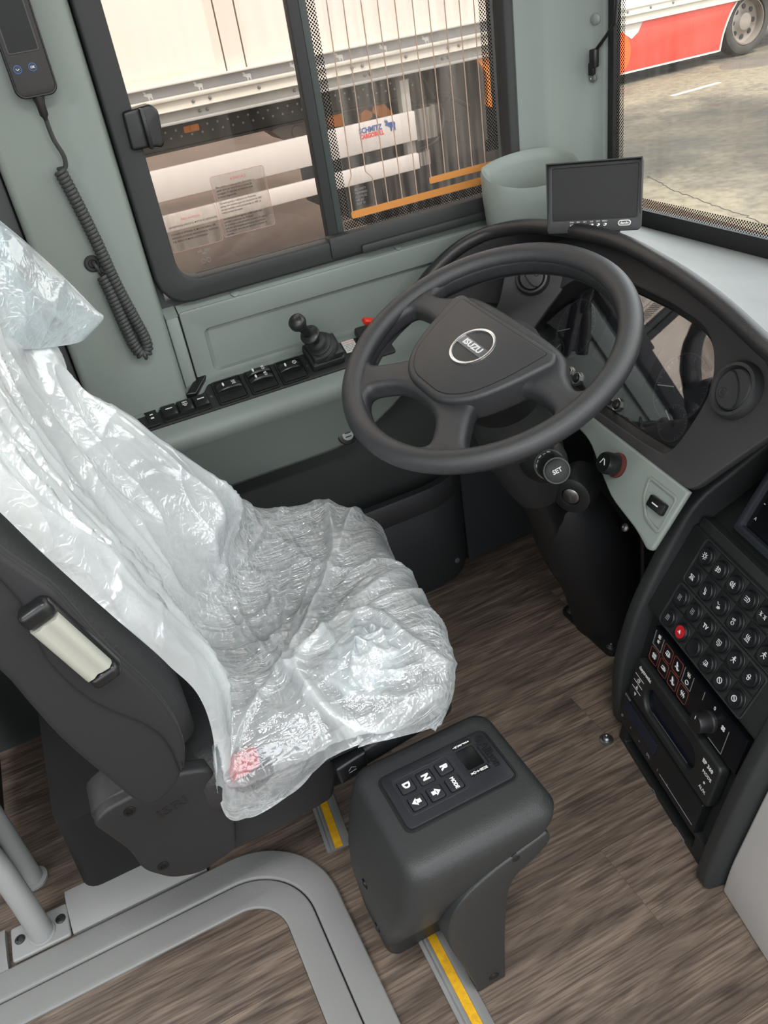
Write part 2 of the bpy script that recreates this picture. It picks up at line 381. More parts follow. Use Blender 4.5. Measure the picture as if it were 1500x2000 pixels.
wx = [(.618, .592), (.646, .645), (.680, .670), (.709, .701), (.737, .734), (.766, .768), (.795, .800), (.824, .832), (.853, .862), (.882, .892)]
for i, (xt, xb) in enumerate(wx):
    zb = .892 if i < 5 else .915
    k = (xt - xb) / .34; P = [V((xb, 1.5212, zb))]
    if i == 0: P = [V((.593, 1.5212, zb)), V((.594, 1.5212, .942)), V((.602, 1.5212, .956))]
    if i == 1: P = [V((.645, 1.5212, zb)), V((.644, 1.5212, .945)), V((.632, 1.5212, .958))]
    xt = xb if i > 1 else P[-1].x + .004
    P.append(V((xt + (0 if i > 1 else .01), 1.5212, 1.70)))
    b = new(); tube(b, P, .0011, 5); obj('heating_wire', b, HW, window)
Fw = fr((0, 1.5215, 0), (1, 0, 0), (0, 0, 1))
b = new(); plate(b, Fw, rr(.590, .925, .880, .8935, .004), 0, .0008); obj('bus_bar', b, OR, window)
b = new(); plate(b, Fw, rr(.764, .925, .906, .9185, .003), 0, .0008); obj('bus_bar', b, OR, window)
FR = frit_mat('printed_dots', 0, .0052, .275)
b = new(); strip_uv(b, [((.564, 1.5218, .88), (.022, 0, 0), (0, 0, .82)), ((.902, 1.5218, .96), (.024, 0, 0), (0, 0, .74)), ((.572, 1.5218, .862), (.35, 0, 0), (0, 0, .016)), ((.896, 1.5218, .938), (.03, 0, 0), (0, 0, .022))], .0062)
obj('printed_border', b, FR, window)
b = new()
for x0, z0, n_ in ((.60, .930, 5),):
    for k in range(n_): text(b, fr((x0 + .004, 1.5213, z0 - .0065 * k), (1, 0, 0), (0, 0, 1)), ('SECURITY', 'TEMPERED', 'AS2 M1 E2', '43R-00', 'DOT 12')[k], .0055, 0, .0001, 'LEFT')
obj('glass_mark', b, DIM, window)
# black plastic latch on the sliding pane
b = new(); plate(b, fr((0, 1.49, 0), (1, 0, 0), (0, 0, 1)), fillet([(.214, 1.085), (.216, 1.142), (.262, 1.146), (.272, 1.135), (.268, 1.085), (.262, 1.080), (.252, 1.084)], .006), -.012, .022, .004, 2)
bx(b, .240, .247, 1.452, 1.47, 1.083, 1.143, .003); obj('latch', b, BLK, window)

# ================================================================= windscreen
b = new()
Fs = fr((1.13, 0, 0), (0, -1, 0), (0, 0, 1))                        # local: to the right, up, towards the driver
def sc(y): return -y
plate(b, Fs, [[(-1.45, .765), (-1.45, 1.87), (.85, 1.87), (.85, .765)], [(-1.417, .802), (-1.417, 1.83), (.81, 1.83), (.81, .802)]], -.01, .006)
ws = struct('window_2', b, mat('windscreen_border', (24, 24, 25), .35))
b = new(); bx(b, 1.134, 1.138, -.85, 1.45, .77, 1.87); obj('windscreen_pane', b, glass('windscreen_glass', (.93, .94, .92), film=.03), ws)
b = new(); strip_uv(b, [((1.1325, 1.417, .802), (0, -.022, 0), (0, 0, 1.0)), ((1.1325, 1.395, .802), (0, -2.2, 0), (0, 0, .020))], .0062); obj('printed_border', b, FR, ws)
# ================================================================= outside: yard, white trailer, red trailer
def ground_mat():
    m = bpy.data.materials.new('yard_concrete'); m.use_nodes = True; n = m.node_tree.nodes; l = m.node_tree.links; b = n['Principled BSDF']
    t = n.new('ShaderNodeTexCoord')
    def ns(s, d, off=(0, 0, 0)):
        mp = n.new('ShaderNodeMapping'); mp.inputs['Location'].default_value = off; z = n.new('ShaderNodeTexNoise'); z.inputs['Scale'].default_value = s; z.inputs['Detail'].default_value = d; z.inputs['Roughness'].default_value = .6
        l.new(t.outputs['Object'], mp.inputs[0]); l.new(mp.outputs[0], z.inputs[0]); return z
    a = ns(.35, 3, (2.2, .6, 0)); f = ns(14, 5); g = ns(2.2, 6, (5, 1, 0))
    r = n.new('ShaderNodeValToRGB'); r.color_ramp.elements[0].position = .38; r.color_ramp.elements[0].color = lin((82, 76, 69)); r.color_ramp.elements[1].position = .58; r.color_ramp.elements[1].color = lin((122, 113, 96))
    mx = n.new('ShaderNodeMath'); mx.operation = 'MULTIPLY_ADD'; mx.inputs[1].default_value = .35; l.new(g.outputs[0], mx.inputs[0])
    sb = n.new('ShaderNodeMath'); sb.operation = 'SUBTRACT'; sb.inputs[1].default_value = .175; l.new(a.outputs[0], sb.inputs[0]); l.new(sb.outputs[0], mx.inputs[2]); l.new(mx.outputs[0], r.inputs[0])
    r2 = n.new('ShaderNodeValToRGB'); r2.color_ramp.elements[0].position = .3; r2.color_ramp.elements[0].color = (.5, .5, .5, 1); r2.color_ramp.elements[1].position = .6; r2.color_ramp.elements[1].color = (1.08, 1.08, 1.08, 1); l.new(f.outputs[0], r2.inputs[0])
    x = n.new('ShaderNodeMix'); x.data_type = 'RGBA'; x.blend_type = 'MULTIPLY'; x.inputs[0].default_value = .8; l.new(r.outputs[0], x.inputs[6]); l.new(r2.outputs[0], x.inputs[7]); 
    # a large darker patch on the concrete, ragged at its edge
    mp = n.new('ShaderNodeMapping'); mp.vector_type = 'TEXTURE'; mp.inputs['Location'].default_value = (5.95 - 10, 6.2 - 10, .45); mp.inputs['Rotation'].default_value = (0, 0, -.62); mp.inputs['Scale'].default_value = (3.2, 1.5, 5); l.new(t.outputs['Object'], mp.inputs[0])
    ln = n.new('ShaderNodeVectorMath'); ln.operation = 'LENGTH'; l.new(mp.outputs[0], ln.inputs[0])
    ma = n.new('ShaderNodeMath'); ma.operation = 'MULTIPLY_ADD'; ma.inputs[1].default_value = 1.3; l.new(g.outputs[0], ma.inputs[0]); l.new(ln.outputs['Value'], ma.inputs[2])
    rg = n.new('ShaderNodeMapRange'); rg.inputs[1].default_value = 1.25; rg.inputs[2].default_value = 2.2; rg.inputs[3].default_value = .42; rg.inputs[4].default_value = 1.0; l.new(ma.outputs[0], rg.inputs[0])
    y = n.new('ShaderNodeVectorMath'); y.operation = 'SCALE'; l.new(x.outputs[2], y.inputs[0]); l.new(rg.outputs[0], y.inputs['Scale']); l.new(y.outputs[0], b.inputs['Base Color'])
    b.inputs['Roughness'].default_value = .9; return m
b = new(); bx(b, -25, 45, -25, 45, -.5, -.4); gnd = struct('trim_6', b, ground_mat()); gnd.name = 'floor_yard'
b = new(); plate(b, fz((0, 0, -.4)), [(-25, 1.7), (3.9, 1.7), (4.6, 9), (5.4, 25), (-25, 25)], 0, .0004); obj('brown_ground', b, mat('dark_brown_ground', (70, 53, 40), .9, var=(1.1, (90, 70, 55)), bump=(90, .4)), gnd)  # separate darker brown sheet over the yard beside the bus and under the trailer
MK = mat('yard_paint', (236, 234, 228), .7); STN = mat('oil_stain', (88, 82, 76), .8, var=(3, (104, 96, 88)))
b = new(); d = V((.762, .075, 0)).normalized(); p = V((7.229, 8.068, -.3995)); q = V((7.991, 8.143, -.3995)); nn = V((-d.y, d.x, 0)) * .035
b.faces.new([b.verts.new(v) for v in (p - nn, q - nn, q + nn, p + nn)]); obj('painted_line', b, MK, gnd)
b = new(); plate(b, fz((9.4, 8.9, -.3995)), [tuple(v) for v in cat([(-.7, -.1), (-.45, .22), (0, .3), (.6, .25), (.9, -.05), (.5, -.5), (-.1, -.55), (-.5, -.42)], 5, True)], 0, .0005); obj('stain', b, STN, gnd)
b = new(); P = [(4.66, 5.45), (4.58, 5.2), (4.49, 4.98), (4.43, 4.7), (4.36, 4.42), (4.30, 4.1), (4.22, 3.8), (4.1, 3.2)]
tube(b, [V((p.x + .035 * NZ.noise(V((i * .7, 2, 3))), p.y + .03 * NZ.noise(V((i * .6, 9, 3))), -.4005)) for i, p in enumerate(cat(P, 8))], .0042, 5); obj('crack', b, mat('crack_shadow', (58, 54, 48), .9), gnd)

TW = mat('trailer_white', (228, 217, 207), .5, var=(.8, (226, 214, 200))); TG = mat('trailer_strip_grey', (158, 158, 160), .5); TR_ = mat('trailer_rail', (205, 200, 190), .45); TRD = mat('trailer_rail_low', (168, 167, 162), .5)
CH = mat('chassis_dark', (66, 64, 62), .7); ORG = mat('orange_paint', (246, 150, 56), .55); GW = mat('guard_white', (206, 199, 194), .4); BOLT = mat('zinc_bolt', (120, 119, 117), .4, .6)
tr = thing('white_trailer', 'white box trailer with grey moose strip and white side guards, outside the side window', 'trailer', (1, 5.2, -.4))
for x0, x1 in ((-6, 1.085), (1.092, 1.178), (1.185, 3.1)):
    b = new(); bx(b, x0, x1, 4.03, 6.5, .98, 3.5); obj('side_panel', b, TW, tr)
b = new(); bx(b, -6, 3.1, 4.02, 4.06, .942, .984); obj('moose_strip', b, TG, tr)
b = new(); bx(b, -6, 3.1, 3.985, 4.06, .985, .993, .002); bx(b, -6, 3.1, 3.975, 4.06, .926, .942, .004); bx(b, -6, 3.1, 3.99, 4.06, .892, .926); bx(b, -6, 3.1, 3.97, 4.06, .886, .892, .002); obj('upper_rail', b, TR_, tr)
b = new(); bx(b, -6, 3.1, 4.0, 4.06, .845, .886); bx(b, -6, 3.1, 3.975, 4.06, .834, .846, .003); obj('lower_rail', b, TRD, tr)
MOOSE = [(-.019, .002), (-.019, .006), (-.015, .009), (-.020, .013), (-.021, .019), (-.018, .015), (-.016, .021), (-.014, .014), (-.012, .019), (-.011, .012), (-.008, .016), (-.009, .009), (-.003, .009), (.006, .009), (.015, .008), (.018, .003), (.016, -.006), (.017, -.018), (.013, -.018), (.011, -.008), (.004, -.006), (.003, -.018), (-.001, -.018), (-.003, -.005), (-.010, -.001), (-.016, .001)]
Ft = lambda x, y, z: fr((x, y, z), (1, 0, 0), (0, 0, 1))
b = new(); plate(b, Ft(.263, 4.02, .961), MOOSE, 0, .001); m0 = obj('moose_mark', b, WHT, tr)
for k in range(1, 9): copy_part(m0, tr, (.263 + .2268 * k, 4.0195, .961))
b = new(); lathe(b, Ft(0.669, 3.99, .908), [(.0075, -.002), (.0075, .004), (.004, .006), (0, .006)], 12); r0 = obj('bolt', b, BOLT, tr)
for x in (.898, .975, 1.206, 1.436, 1.667, 1.72, 1.95, 2.18, 2.24): copy_part(r0, tr, (x, WO[r0].y, .908))
for x in (.919, .954, 1.372, 1.40, 1.73, 1.76, 2.15, 2.18): copy_part(r0, tr, (x, 3.998, .866))
b = new(); bx(b, -6, 2.05, 4.3, 4.36, .70, .83); bx(b, -6, 2.05, 4.26, 4.3, .694, .704); obj('chassis_beam', b, CH, tr)
b = new()
for x in range(26):
    for z, k in ((.775, 0), (.745, 1)):
        lathe(b, Ft(.80 + .052 * x + .02 * k, 4.299, z - .0), [(.0055, 0), (.0055, .001), (0, .001)], 8)
o = obj('rivet_row', b, mat('bright_hole', (170, 166, 160), .5), tr, stuff=True)
b = new(); plate(b, Ft(.926, 4.298, .770), rr(-.038, .038, -.015, .015, .005), 0, .008, .002); lathe(b, Ft(.926, 4.29, .770), [(.012, 0), (.012, .003), (.006, .006), (0, .006)], 12); obj('marker_lamp', b, ORG, tr)
b = new(); bx(b, -6, 1.965, 3.99, 4.02, .535, .670, .006); ug = obj('upper_guard', b, GW, tr)
b = new(); bx(b, -6, 1.962, 3.99, 4.02, .400, .476, .006); obj('lower_guard', b, GW, tr)
b = new(); text(b, Ft(1.655, 3.989, .634), 'SCHMITZ', .034, 0, .0006, 'LEFT', .0012, .86); obj('blue_lettering', b, mat('blue_print', (52, 82, 150), .5), ug)
b = new(); text(b, Ft(1.655, 3.989, .608), 'CARGOBULL', .028, 0, .0006, 'LEFT', .0012, .80); obj('red_lettering', b, mat('red_print', (226, 62, 56), .5), ug)
b = new(); plate(b, fr((1.825, 3.989, .632), (1.25, 0, 0), (0, 0, 1)) @ M.Scale(1.45, 4), MOOSE, 0, .001); obj('blue_moose', b, MATS['blue_print'], ug)
POST = mat('galvanised_post', (170, 168, 162), .5, .3)
for x in (1.945, .1, -1.6):
    b = new(); bx(b, x - .025, x + .025, 4.03, 4.08, .42, .81, .004); lathe(b, Ft(x, 4.03, .785), [(.006, 0), (.006, .002), (0, .002)], 8); obj('guard_post', b, POST, tr)
CAP = glass('clear_cap', (.70, .70, .70), film=.5)
for z0, z1, x1 in ((.53, .672, 2.085), (.41, .474, 2.03)):
    b = new(); sec = fillet([(1.967, 3.99), (x1, 3.99), (x1 + .02, 4.10), (x1 + .01, 4.10), (x1 - .008, 4.0), (1.967, 4.0)], [0, .03, 0, 0, .03, 0]); plate(b, fz(), sec, z0, z1); obj('guard_end_cap', b, CAP, tr)
b = new(); bx(b, 2.04, 2.16, 4.08, 4.2, .51, .67, .02, 3); hb = obj('sign_box', b, CH, tr)
b = new(); bx(b, 2.075, 2.12, 4.076, 4.08, .585, .64); obj('warning_plate', b, mat('plate_print', (190, 170, 165), .6, var=(120, (90, 70, 70))), hb)
for P in ([(2.10, 4.2, .84), (2.17, 4.2, .70), (2.2, 4.15, .6), (2.13, 4.1, .5), (2.02, 4.1, .47)], [(2.28, 4.3, .85), (2.2, 4.3, .72), (2.27, 4.3, .62), (2.36, 4.3, .7), (2.3, 4.3, .85)], [(2.04, 4.3, .8), (2.12, 4.3, .66), (2.3, 4.3, .66), (2.45, 4.3, .58)], [(2.2, 4.4, .85), (2.3, 4.4, .55), (2.5, 4.4, .52)]):
    b = new(); tube(b, cat(P, 6), .011, 8); obj('hose', b, RUB, tr)
b = new(); plate(b, Ft(0, 4.0, 0), [tuple(v) for v in cat([(2.347, .842), (2.385, .77), (2.392, .70), (2.388, .612), (2.44, .604), (2.50, .60), (2.52, .70), (2.50, .84)], 4, True)], -.03, .0); obj('orange_bracket', b, ORG, tr)
b = new(); bx(b, 2.05, 3.0, 4.7, 6.2, -.1, .83, .03); obj('front_gear', b, mat('gear_dark', (48, 46, 44), .8), tr)
b = new(); bx(b, -5, 2.0, 5.7, 5.8, .62, .83); obj('far_beam', b, CH, tr)
for P in ([(1.625, .638), (1.628, .712), (1.712, .704), (1.705, .628)], [(1.80, .60), (1.81, .668), (1.88, .701), (1.87, .64)], [(1.83, .69), (1.935, .70), (2.02, .60), (1.96, .60)]):
    b = new(); plate(b, Ft(0, 4.3, 0), P, -.05, 0); obj('orange_chock', b, ORG, tr)
b = new(); plate(b, Ft(0, 4.45, 0), fillet([(1.36, .66), (1.56, .70), (1.565, .585), (1.43, .60)], .01), -.2, 0); lathe(b, Ft(1.50, 4.45, .63), [(.03, 0), (.03, .006), (.02, .01), (0, .006)], 14); obj('grey_bracket', b, mat('bracket_grey', (176, 172, 168), .5), tr)

rd = thing('red_trailer', 'red-skirted trailer with a large wheel, parked across the yard beyond the windscreen', 'trailer', (8.5, 10.5, -.4))
Fy = lambda x, y, z: fr((x, y, z), (1, 0, 0), (0, 0, 1))
b = new(); plate(b, Fy(0, 9.35, 0), [(6.0, -.27), (6.0, .27), (9.37, .27), (9.26, .12), (9.17, -.08), (9.13, -.27)], -.06, 0, .006); obj('red_skirt', b, mat('red_paint', (214, 66, 54), .4, var=(1.2, (222, 78, 66))), rd)
b = new(); tube(b, cat([V((9.375, 9.345, .27)), V((9.265, 9.345, .12)), V((9.175, 9.345, -.08)), V((9.135, 9.345, -.27))], 4), .012, 6); bx(b, 6, 9.13, 9.345, 9.36, -.275, -.255); obj('skirt_edge', b, GW, rd)
b = new(); plate(b, Fy(0, 9.348, 0), [(7.3, .27), (7.86, .27), (7.79, .16), (7.69, .10), (7.5, .22), (7.3, .26)], 0, .003); obj('white_mark', b, GW, rd)
b = new(); plate(b, Fy(0, 9.347, 0), circ(7.42, -.03, .26, 36), 0, .003); obj('orange_disc', b, mat('orange_disc_paint', (240, 96, 40), .45), rd)
b = new(); bx(b, 6, 12, 9.30, 9.5, .27, .30, .004); bx(b, 6, 12, 9.33, 9.5, .30, .36); bx(b, 6, 12, 9.29, 9.5, .36, .375, .004); bx(b, 6, 12, 9.32, 9.5, .375, .43); bx(b, 6, 12, 9.30, 9.5, .43, .46, .004); obj('side_rail', b, TR_, rd)
b = new(); bx(b, 6, 12, 9.36, 11.8, .46, 3.1); obj('box_body', b, TW, rd)
b = new(); bx(b, 6, 12, 9.9, 11.2, -.05, .3); obj('underframe', b, CH, rd)
b = new(); lathe(b, Fy(7.6, 9.318, .40), [(.016, -.002), (.016, .005), (.008, .009), (0, .009)], 10); r1 = obj('bolt', b, BOLT, rd)
for x in (7.95, 8.3, 8.65, 9.0, 9.35): copy_part(r1, rd, (x, WO[r1].y, .40))
TY = mat('tyre_rubber', (62, 60, 58), .8, bump=(60, .3)); RIM = mat('wheel_steel', (150, 140, 132), .5, .4)
for x in (9.66,):
    b = new(); lathe(b, Fy(x, 9.42, -.005), [(.27, -.25), (.36, -.25), (.392, -.2), (.395, -.05), (.38, .0), (.34, .025), (.285, .02), (.275, -.02), (.27, -.25)], 40, False); ty = obj('tyre', b, TY, rd)
    b = new(); lathe(b, Fy(x, 9.42, -.005), [(.276, -.02), (.272, .006), (.258, .01), (.25, -.02), (.245, -.09), (.20, -.10), (.13, -.08), (.10, -.04), (.06, -.03), (0.0005, -.03)], 36, False); wh = obj('wheel_rim', b, RIM, rd)
    for k in range(8):
        a = 2 * pi * k / 8; b = new(); lathe(b, Fy(x + .175 * cos(a), 9.515, -.005 + .175 * sin(a)), [(.032, 0), (.032, .012), (0, .012)], 12); obj('wheel_hole', b, BLK, wh)
# ================================================================= steering wheel
LEA = mat('black_leather_grain', (47, 48, 50), .34, bump=(1300, .3))
WF = fr((.567, 1.011, .777), (.051, -.989, -.136), (.936, 0, .353))   # local: right, away from the driver, up out of the wheel
wheel = thing('steering_wheel', 'large black four-spoke steering wheel in front of the plastic-covered seat', 'steering wheel', (.567, 1.011, .777))
b = new(); R0, r0 = .2145, .0178; rings = []
for i in range(96):
    a = 2 * pi * i / 96; rings.append([WF @ V(((R0 + r0 * cos(t)) * cos(a), (R0 + r0 * cos(t)) * sin(a), r0 * .95 * sin(t))) for t in (2 * pi * k / 16 for k in range(16))])
loft(b, rings, True, False, True); obj('rim', b, LEA, wheel, 60)
def mir(P): return [(-x, y) for x, y in reversed(P)]
side = [(.1895, -.020), (.1905, -.060), (.176, -.098), (.153, -.126), (.132, -.128), (.104, -.104), (.083, -.076), (.089, -.048), (.108, -.018), (.135, -.008), (.170, -.010)]
bot = [(-.086, -.168), (-.055, -.187), (0, -.196), (.055, -.187), (.086, -.168), (.078, -.150), (.048, -.127), (0, -.119), (-.048, -.127), (-.078, -.150)]
top = [(.196 * cos(radians(a)), .196 * sin(radians(a))) for a in range(14, 167, 8)] + [(-.180, .030), (-.150, .040), (-.118, .062), (-.06, .070), (.06, .070), (.118, .062), (.150, .040), (.180, .030)]
cl = lambda P: [tuple(p) for p in cat(P, 4, True)]
b = new(); plate(b, WF, [circ(0, 0, .2125, 96), cl(side), cl(mir(side)), cl(bot), cl(top)], -.030, .006, .0125, 4); obj('spokes', b, LEA, wheel, 80)
b = new(); lathe(b, WF, [(.050, -.12), (.060, -.11), (.075, -.03), (.085, -.018), (0, -.018)], 32); obj('hub', b, DARK, wheel)
padP = fillet([(-.118, .052), (.118, .052), (.128, .038), (.108, -.030), (.084, -.082), (.045, -.112), (-.045, -.112), (-.084, -.082), (-.108, -.030), (-.128, .038)], [.008, .008, .008, .03, .03, .04, .04, .03, .03, .008], 5)
b = new(); plate(b, WF, padP, -.030, .017, .007, 3); pad = obj('horn_pad', b, LEA, wheel, 60)
inn = fillet([(-.108, .042), (.108, .042), (.094, -.026), (.074, -.074), (.04, -.101), (-.04, -.101), (-.074, -.074), (-.094, -.026)], [.004, .004, .03, .03, .04, .04, .03, .03], 5)
b = new(); plate(b, WF, [[(x * 1.012, (y + .03) * 1.012 - .03) for x, y in inn], [(x * .99, (y + .03) * .99 - .03) for x, y in inn]], .0150, .0173); obj('seam', b, mat('black_gap', (12, 12, 13), .7), pad)
b = new(); plate(b, WF, inn, .016, .0182, .001); obj('pad_face', b, LEA, pad)
EF = WF @ M.Translation((0.001, -.014, 0)) @ M.Rotation(radians(-1), 4, 'Z') @ M.Diagonal((1.16, 1.16, 1, 1))
b = new(); plate(b, EF, [circ(0, 0, .0315, 40), circ(0, 0, .0272, 40)], .0175, .0205, .0008); obj('emblem_ring', b, CHR, pad)
b = new(); plate(b, EF, rr(-.0275, .0275, -.0072, .0072, .0008), .0175, .0198, .0005); em = obj('emblem_bar', b, mat('emblem_bar_grey', (118, 121, 124), .4, .7), pad)
b = new(); text(b, EF, 'ISUZU', .0122, .0201, .0004, 'CENTER', .0004, 1.12); obj('emblem_letters', b, mat('emblem_grey', (222, 224, 226), .3, .6), pad)

# ================================================================= steering column with boot, stalk and ignition lock
col = thing('steering_column', 'black steering column with a floor boot below the steering wheel', 'steering column', (.88, 1.10, 0))
ax = V((.349, .146, -.926)); c0 = V((.567, 1.011, .777))
b = new(); tube(b, [c0 + ax * t for t in (.06, .10, .14, .22, .29, .34)], [.045, .058, .066, .068, .060, .050], 20); obj('shroud', b, DARK, col)
b = new(); tube(b, [c0 + ax * t for t in (.30, .42, .6)], [.045, .042, .042], 16); obj('shaft', b, BLK, col)
b = new(); tube(b, cat([V((.73, 1.075, .42)), V((.80, 1.10, .28)), V((.865, 1.115, .14)), V((.90, 1.12, .004))], 5), [.05, .062, .072, .079, .083, .086] + [.088] * 10, 24); obj('boot', b, mat('boot_rubber', (20, 21, 23), .55), col)
b = new(); plate(b, fz(), fillet([(.812, 1.015), (.812, 1.195), (1.02, 1.225), (1.02, 1.015)], .018), 0.0005, .012, .003); bp_ = obj('base_plate', b, BLK, col)
for x, y in ((.828, 1.175), (.828, 1.035)):
    b = new(); lathe(b, fz((x, y, .012)), [(.010, 0), (.010, .002), (.0065, .003), (.0065, .006), (.003, .007), (0, .005)], 12); obj('bolt', b, STEEL, bp_)
def sock(frm, prof, m, nm, par, seg=28):
    b = new(); lathe(b, frm, prof, seg); return obj(nm, b, m, par)
s1, s0 = V((.585, .852, .631)), V((.655, 1.015, .560)); sd_ = (s1 - s0).normalized()
b = new(); tube(b, [s0 + sd_ * t for t in (0, .02, .05, .09, .115)], [.020, .034, .038, .034, .024], 20); st = obj('stalk_body', b, mat('stalk_black', (30, 31, 32), .35), col)
b = new(); tube(b, [s0 + sd_ * t for t in (.10, .115, .117, .165, .176)], [.019, .021, .0215, .0215, .020], 24); obj('stalk_sleeve', b, MATS['stalk_black'], st)
SF = fr(tuple(s0 + sd_ * .176), V((-.65, .35, .2)).cross(sd_) if False else (.35, -.9, .25), (.55, .25, .8))
SF = fr(tuple(s0 + sd_ * .176), sd_.cross(V((.35, -.3, -.9))) * -1, sd_.cross(V((.35, -.3, -.9))).cross(sd_))
if (SF.to_3x3() @ V((0, 0, 1))).dot(sd_) < 0: SF = SF @ M.Rotation(pi, 4, 'Y')
b = new(); lathe(b, SF, [(.0175, 0), (.0175, .002), (.0155, .0035), (0, .0035)], 24); obj('set_button', b, DARK, st)
b = new(); text(b, SF @ M.Rotation(radians(174), 4, 'Z'), 'SET', .0095, .0038, .0002, 'CENTER', .0002); obj('set_lettering', b, WHT, st)
b = new()
up_ = V((-.55, .2, .82)); up_ = (up_ - sd_ * up_.dot(sd_)).normalized(); sx_ = sd_.cross(up_)
for k, a in enumerate((-35, -15, 5, 25, 45)):
    d_ = up_ * cos(radians(a)) + sx_ * sin(radians(a)); o_p = s0 + sd_ * (.124 + .004 * (k % 2)) + d_ * .0217
    box(b, fr(tuple(o_p), d_.cross(sd_), sd_), (0, 0, 0), (.005, .0012 if k % 2 else .006, .0003))
obj('stalk_marks', b, WHT, st)
ig = V((.700, .985, .474)); idr = (V((0, .55, .95)) - ig).normalized(); IF = fr(tuple(ig), idr.cross(V((0, 0, 1))) * -1, (0, 0, 1))
if (IF.to_3x3() @ V((0, 0, 1))).dot(idr) < 0: IF = IF @ M.Rotation(pi, 4, 'Y')
b = new(); lathe(b, IF, [(.036, -.06), (.037, -.01), (.034, .0), (.026, .003), (.017, .003), (.015, -.004), (0, -.004)], 28); lk = obj('ignition_lock', b, mat('lock_black', (26, 27, 28), .4), col)
b = new(); lathe(b, IF, [(.0145, -.004), (.0145, .0015), (.012, .003), (0, .003)], 24); box(b, IF, (0, 0, .0032), (.003, .016, .0006)); obj('lock_barrel', b, STEEL, lk)
b = new(); tube(b, cat([V((.80, 1.00, .47)), V((.83, .96, .40)), V((.85, .97, .30)), V((.87, .99, .15))], 5), .007, 8); obj('cable', b, BLK, col)

# ================================================================= dashboard
DF = fr((.85, 1.05, .72), (-.0941, -.9956, 0), (.4977, -.0471, .866))   # local: right, up the face, towards the driver
dash = thing('dashboard', 'black curved instrument panel with light grey top, under the windscreen', 'dashboard', (.95, 1.0, .3))
DASHM = mat('dash_black', (52, 52, 54), .55, bump=(600, .2))
hole = cl([(-.287, -.095), (-.251, -.038), (-.187, .024), (-.129, .056), (-.05, .067), (.06, .066), (.118, .062), (.180, .052), (.219, .024), (.244, -.022), (.243, -.079), (.229, -.127), (.19, -.137), (.026, -.138), (-.14, -.141), (-.26, -.137)])
out = fillet([(-.335, -.155), (.301, -.160), (.345, -.085), (.385, -.020), (.375, .03), (.31, .062), (.236, .080), (.13, .104), (.0, .118), (-.12, .12), (-.22, .11), (-.31, .07), (-.345, -.03)], .02)
b = new(); plate(b, DF, [out, hole], -.014, 0, .003, 2); obj('fascia', b, DASHM, dash)
b = new(); c_ = V((-.01, -.045))
loft(b, [[DF @ V((x, y, -.002)) for x, y in hole], [DF @ V((c_.x + (x - c_.x) * .96, c_.y + (y - c_.y) * .93, -.02)) for x, y in hole], [DF @ V((c_.x + (x - c_.x) * .93, c_.y + (y - c_.y) * .90, -.045)) for x, y in hole]], True, False); obj('cluster_surround', b, mat('surround_black', (30, 30, 31), .5), dash, 60)
b = new(); small = [(c_.x + (x - c_.x) * .94, c_.y + (y - c_.y) * .915) for x, y in hole]
plate(b, DF, small, -.052, -.044); ic = obj('instrument_cluster', b, mat('cluster_face', (30, 31, 33), .5), dash)
RING = mat('dial_ring', (86, 88, 92), .4, .3); NEED = mat('needle_white', (225, 225, 222), .5)
def dial(x, y, r, na, marks=True):
    G = DF @ M.Translation((x, y, -.0435))
    b = new(); plate(b, G, [circ(0, 0, r, 40), circ(0, 0, r * .95, 40)], 0, .0025, .0006); obj('dial_ring', b, RING, ic)
    b = new(); lathe(b, G, [(r * .95, 0.0005), (r * .55, .0008), (0, .0008)], 36); obj('dial_face', b, mat('dial_face', (40, 42, 46), .5), ic)
    b = new()
    for k in range(25):
        a = radians(225 - 270 * k / 24); q = .86 if k % 3 else .80
        box(b, G @ M.Rotation(a, 4, 'Z'), (r * (q + .92) / 2, 0, .0010), (r * (.92 - q), .0008, .0004))
    obj('dial_marks', b, DIM, ic)
    b = new(); box(b, G @ M.Rotation(radians(na), 4, 'Z'), (r * .45, 0, .005), (r * .75, .0016, .001)); obj('needle', b, NEED, ic)
    b = new(); lathe(b, G, [(r * .17, .0), (r * .17, .006), (r * .13, .008), (0, .008)], 20); obj('needle_hub', b, BLK, ic)
dial(.148, -.045, .056, 196); dial(-.165, -.045, .056, 205); dial(.168, -.098, .030, 150); dial(-.195, -.105, .030, 60)
b = new(); plate(b, DF, rr(-.085, .07, -.075, .015, .004), -.0435, -.042); obj('centre_display', b, mat('display_dark', (58, 60, 64), .3), ic)
for x in (-.105, -.075, .022, .053):
    b = new(); plate(b, DF @ M.Translation((x, -.117, 0)), [circ(0, 0, .012, 8), circ(0, 0, .0085, 16)], -.044, -.022, .001); bz = obj('button_bezel', b, CHR, ic)
    b = new(); lathe(b, DF @ M.Translation((x, -.117, -.044)), [(.008, 0), (.008, .024), (.006, .026), (0, .026)], 16); obj('button', b, BLK, ic)
b = new(); plate(b, DF, [(x * .985, y * .985 - .001) for x, y in small], -.0275, -.0265); obj('cluster_window', b, glass('cluster_glass', (.9, .9, .92), ior=2.7), dash)
